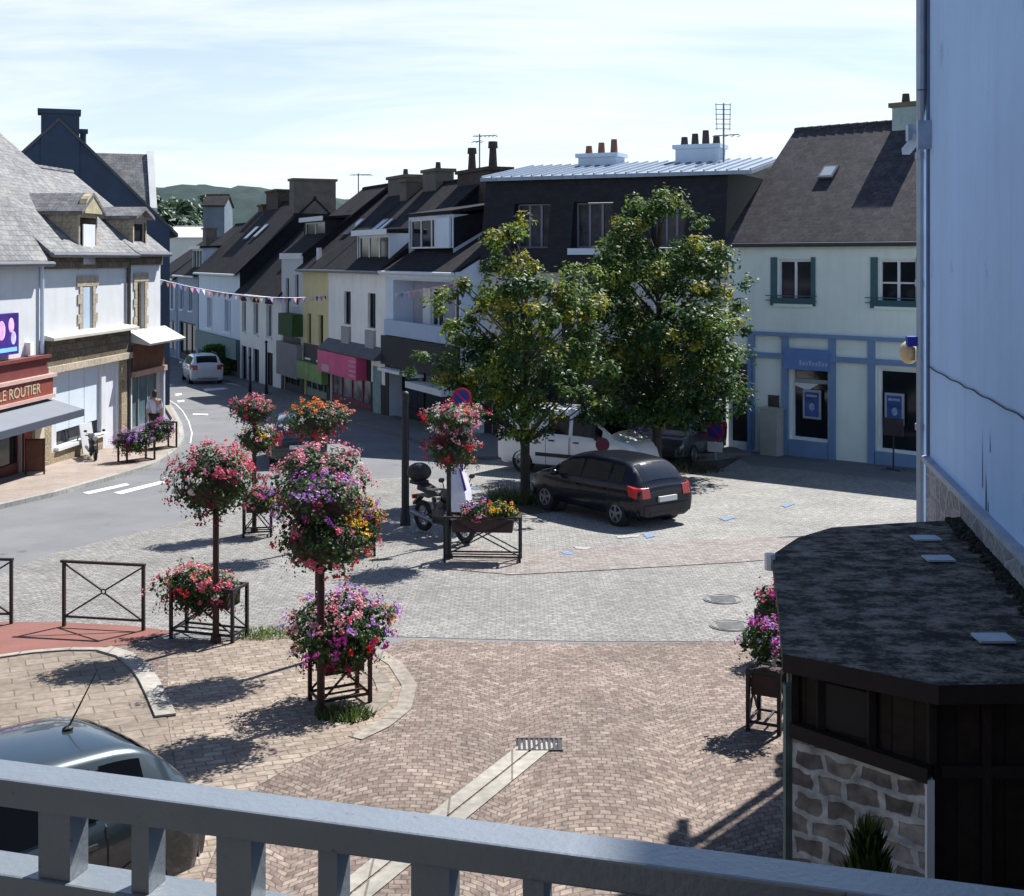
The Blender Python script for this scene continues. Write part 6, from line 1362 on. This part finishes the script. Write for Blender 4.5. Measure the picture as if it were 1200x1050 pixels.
# ---- signs and posts
M_post = mat('grey_post_metal', (.30, .31, .33), .5, .1, 6, metal=.3); M_darkpost = mat('dark_post', (.012, .014, .022), .5, .15, 5)
M_rr = mat('sign_red', (.42, .015, .04), .5, .05, 3); M_bb = mat('sign_blue', (.02, .03, .20), .5, .05, 3); M_back = mat('sign_back', (.05, .02, .05), .5, .15, 3)
def round_sign(label, base, hh, rad, face, rz=0, postm=None, plate=None, post_from=0.0):
    t = thing('no_parking_sign', label, 'road sign', (base.x, base.y, gz(base.y)), rz, 'round parking signs on posts')
    MB().cyl((0, .03, post_from), (0, .03, hh + rad*.6), .03, .03, 10).build('post', postm or M_post, t)
    d_ = MB().cyl((0, 0, hh), (0, -.02, hh), rad, rad, 28).build('sign_disc', M_rr if face else M_back, t)
    if face:
        MB().cyl((0, -.0205, hh), (0, -.024, hh), rad*.78, rad*.78, 28).build('blue_field', M_bb, d_)
        MB().bar((-rad*.56, -.027, hh + rad*.56), (rad*.56, -.027, hh - rad*.56), .004, rad*.16).build('red_bar', M_rr, d_)
    if plate: MB().box(-rad*.8, rad*.8, -.012, .0, hh - rad*1.1 - plate, hh - rad*1.1).build('plate', M_plate, t)
    return t
b = G(541, 640); b = Vector((b.x, 25.9)); b.x = (541 - 600)/F*b.y; round_sign('red and blue no parking sign above the motorcycle', b, hgt(466, b), .20, True, postm=mat('violet_post', (.05, .03, .24), .5, .1, 4))
b = G(446, 485); round_sign('round sign seen dark on a white post before the pink shop', b, hgt(417, b), .30, False, postm=M_wframe)
b = G(838, 540); round_sign('blue and red no parking sign with a plate at the bank corner', b, hgt(505, b), .30, True, rz=-.5, plate=.3)
b = Vector(((706 - 600)/F*33.0, 33.0)); round_sign('dark red round sign rising behind the black hatchback', b, hgt(521, b), .18, False)
bpy.data.objects[[o.name for o in bpy.data.objects if o.name.startswith('sign_disc')][-1]].data.materials[0] = mat('dark_red_back', (.12, .012, .035), .5, .1, 3)
b = G(475, 616); t = thing('street_post', 'thick plain dark post standing left of the motorcycle', 'post', (b.x, b.y, gz(b.y)))
MB().cyl((0, 0, 0), (0, 0, hgt(462, b)), .085, .078, 14).cyl((0, 0, 0), (0, 0, .25), .12, .10, 14).ball((0, 0, hgt(462, b)), .085, .085, .07, 14, 8).build('post', M_darkpost, t)
for (px, py, top, lab) in ((312, 462, 402, 'thin dark street post before the low cream house, right of its fellow'), (293, 460, 420, 'thin dark street post before the low cream house, left of its fellow')):
    b = G(px, py); t = thing('street_post', lab, 'post', (b.x, b.y, gz(b.y)), 0, 'thin posts along the street'); MB().cyl((0, 0, 0), (0, 0, hgt(top, b)), .06, .05, 10).cyl((0, 0, 0), (0, 0, .4), .09, .08, 10).build('pole', M_darkpost, t); MB().ball((0, 0, hgt(top, b) + .05), .08, .08, .08, 10, 6).build('knob', M_darkpost, t)
b = G(163, 497, .12); t = thing('street_lamp', 'dark lamp post with small lantern before the orange shop front', 'street lamp', (b.x + .35, b.y - 2, gz(b.y - 2)))
MB().cyl((0, 0, 0), (0, 0, 3.2), .05, .04, 10).build('pole', M_darkpost, t); MB().cyl((0, 0, 3.2), (0, 0, 3.5), .09, .16, 6).cyl((0, 0, 3.5), (0, 0, 3.62), .17, .04, 6).build('lantern', M_darkpost, t)
# screens and boards on the left pavement
b = Vector((-12.95, 34.75)); t = thing('wooden_screen', 'brown wooden terrace screen under the grey awning', 'screen', (b.x, b.y, gz(b.y) + .12), .12)
MB().box(-.22, .22, -.02, .02, .08, .92).build('panel', mat('red_brown_board', (.13, .055, .035), .7, .3, 3), t); MB().box(-.26, -.222, -.03, .03, 0, .98).box(.222, .26, -.03, .03, 0, .98).box(-.222, .222, -.03, .03, .922, .97).build('frame', mat('dark_brown_wood', (.05, .028, .02), .7, .2, 3), t)
b = Vector((-12.3, 37.6)); t = thing('notice_board', 'white folding board leaning beside the moped', 'board', (LP(1.15).x + .35, LP(1.15).y + .5, gz(38) + .12), R(70))
MB().prism([(-.28, -.02, .05), (.28, -.02, .05), (.28, .12, .95), (-.28, .12, .95)], (0, .03, 0)).build('panel', M_wframe, t); MB().bar((-.25, .3, 0), (-.25, .13, .9), .03).bar((.25, .3, 0), (.25, .13, .9), .03).build('strut', M_post, t)
b = G(908, 517); t = thing('utility_cabinet', 'pale beige utility cabinet against the bank wall', 'cabinet', (8.05, 39.7, gz(39.7)), math.atan2(-.69, .72))
MB().box(-.32, .32, -.18, .18, 0, 1.45).build('box', mat('beige_cabinet', (.38, .38, .35), .6, .12, 3), t, bevel=.015); MB().box(-.29, .29, -.195, -.181, .10, 1.38).build('door', mat('beige_cabinet_door', (.36, .36, .33), .6, .12, 3), t); MB().box(-.35, .35, -.21, .21, 1.455, 1.50).build('lid', mat('beige_cabinet', (.38, .38, .35)), t)
b = G(1047, 552); t = thing('sign_stand', 'thin dark sign stand before the right bank window', 'stand', (b.x, b.y, gz(b.y)), math.atan2(-.69, .72))
MB().cyl((0, 0, 0), (0, 0, 1.5), .025, .025, 8).bar((-.3, -.2, .02), (.3, .2, .02), .04).bar((-.3, .2, .03), (.3, -.2, .03), .04).build('pole', M_darkpost, t); MB().box(-.3, .3, -.02, .02, 1.0, 1.5).build('panel', mat('dark_panel', (.035, .03, .035)), t)

# ---- bunting across the street
def bunting(label, a, b, sag, n, seed):
    rnd = random.Random(seed); a, b = Vector(a), Vector(b); t = thing('bunting', label, 'bunting', a, 0, 'strings of small flags across the street'); P = []
    for i in range(n + 1): f = i/n; P.append((b - a)*f + Vector((0, 0, -4*sag*f*(1 - f))))
    MB().tube(P, .012, 4).build('cord', M_wframe, t)
    for i in range(n):
        c = (P[i] + P[i+1])/2; d = (P[i+1] - P[i]).normalized()*.21*rnd.uniform(.55, .8); tw = Vector((-d.y, d.x, 0)).normalized()*rnd.uniform(-.08, .08)
        col = rnd.choice(('white', 'white', 'white', 'rose', 'rose', 'lilac', 'blue', 'salmon'))
        m_ = mat('flag_blue', (.10, .12, .45), .8, .1, 3) if col == 'blue' else mat('flag_' + col, FL[col], .8, .1, 3)
        MB().add([c - d, c + d, c + Vector((0, 0, -.24)) + tw], [(0, 1, 2)]).build('flag', m_, t)
def W3(px, py, y): return (*PX(px, y), ZA(py, y))
bunting('string of pink, white and blue flags crossing the far street', W3(186, 327, 49), W3(389, 346, 60), .35, 34, 1)
bunting('string of pale flags before the blue white loggia house', W3(392, 343, 59.5), W3(537, 330, 45), .25, 22, 2)
bunting('string of pale flags reaching into the trees by the mansard building', W3(600, 335, 44.5), W3(760, 352, 42), .2, 16, 3)

# ---- aerials on the roofs
def aerial(label, base, ztop, arms, boom, rz):
    t = thing('tv_aerial', label, 'tv aerial', base, rz, 'television aerials on the roofs'); h_ = ztop - base[2]; m_ = mat('aerial_grey', (.20, .22, .25), .5, .2, 5, metal=.3)
    MB().cyl((0, 0, 0), (0, 0, h_), .035, .03, 8).build('mast', m_, t); f = MB()
    for (z, x0, x1, n, ln) in arms:
        f.bar((x0, 0, h_ - z), (x1, 0, h_ - z + (.06 if boom else 0)), .035)
        for i in range(n): x = x0 + (x1 - x0)*i/max(1, n - 1); f.bar((x, -ln/2, h_ - z), (x, ln/2, h_ - z), .02)
    f.build('antenna', m_, t); return t
aerial('single tall aerial with a boom on the mid row roof', (PX(562, 55).x, 55, 8.3), ZA(157, 55), [(.10, -.25, .75, 7, .5), (.35, -.3, .1, 3, .7)], True, .2)
t = aerial('grid aerial beside the chimney on the zinc roof', (PX(848, 45).x, 45, 8.6), ZA(121, 45), [(1.15, -.35, .55, 5, .4)], True, .1)
f = MB(); hh_ = ZA(121, 45) - 8.6
for q in range(6): f.bar((-.30, 0, hh_ - .05 - q*.17), (.26, 0, hh_ - .05 - q*.17), .022)
f.bar((-.28, 0, hh_), (-.24, 0, hh_ - .95), .02).bar((.24, 0, hh_), (.22, 0, hh_ - .95), .02); f.build('reflector_grid', mat('aerial_grey', (.20, .22, .25)), t)
aerial('small far aerial over the terraced roofs', (PX(420, 66).x, 66, 8.6), ZA(203, 66), [(.1, -.4, .7, 6, .5)], True, .5)

# ---- balcony in front of the camera
e0 = .57
def rail_pt(px, d, e=e0): y = e*F/d; return Vector(((px - 600)/F*y, y))
r0, r1 = rail_pt(0, 585.5), rail_pt(1200, 738.5); ud = (r1 - r0).normalized(); nd = Vector((-ud.y, ud.x))
r0e, r1e = r0 - ud*.9, r1 + ud*.9
bal = thing('balcony', 'grey metal balcony railing with flat bars across the foreground', 'balcony', (r0e.x, r0e.y, 0), math.atan2(ud.y, ud.x)); LB = (r1e - r0e).length
M_rail = mat('grey_rail_paint', (.22, .25, .28), .36, .08, 9, .08, metal=.30, spec=.6, fleck=((.10, .10, .095), .64, 55)); zt_ = H - e0
MB().box(0, LB, -.050, 0, zt_ - .031, zt_).build('top_rail', M_rail, bal, bevel=.003)
zl = H - e0*692/585.5
MB().box(0, LB, -.052, .0, zl - .028, zl).build('lower_rail', M_rail, bal, bevel=.003)
def bar_u(px, yy=-.026):
    t_ = (px - 600)/F; o = r0e + nd*yy; return (t_*o.y - o.x)/(ud.x - t_*ud.y)
cx_ = [76, 284, 512, 755]; step = bar_u(284) - bar_u(76)
ub = bar_u(76) - 3*step; ks_ = []
while ub < LB - .05:
    if ub > .05: ks_.append((ub, .040))
    if ub + step*.49 < LB - .05 and ub + step*.49 > .05: ks_.append((ub + step*.49, .021))
    ub += step
for u_, w_ in ks_: MB().box(u_ - w_/2, u_ + w_/2, -.045, -.012, zl + .0005, zt_ - .0315).build('baluster', M_rail, bal)
for u_, w_ in ks_: MB().box(u_ - w_/2, u_ + w_/2, -.045, -.012, 3.86, zl - .0285).build('baluster', M_rail, bal)
MB().box(0, LB, -1.5, .06, 3.70, 3.86).build('floor_slab', mat('dark_tile_slab', (.10, .10, .10), .9, .15, 3, .2), bal)  # floor out of view, darkened to cut sunlight bouncing onto the railing
MB().box(.1, .35, -1.5, -.1, 0, 3.698).box(LB - .35, LB - .1, -1.5, -.1, 0, 3.698).build('support_pier', mat('dark_tile_slab', (.10, .10, .10)), bal)
MB().box(-8, LB + 2.2, -2.6, -1.95, 0, 9.5).build('unseen_house_wall', mat('unseen_dark_wall', (.10, .10, .10), .9, .1, 1), bal)  # unseen wall added behind the viewpoint, dark to keep the railing front dark
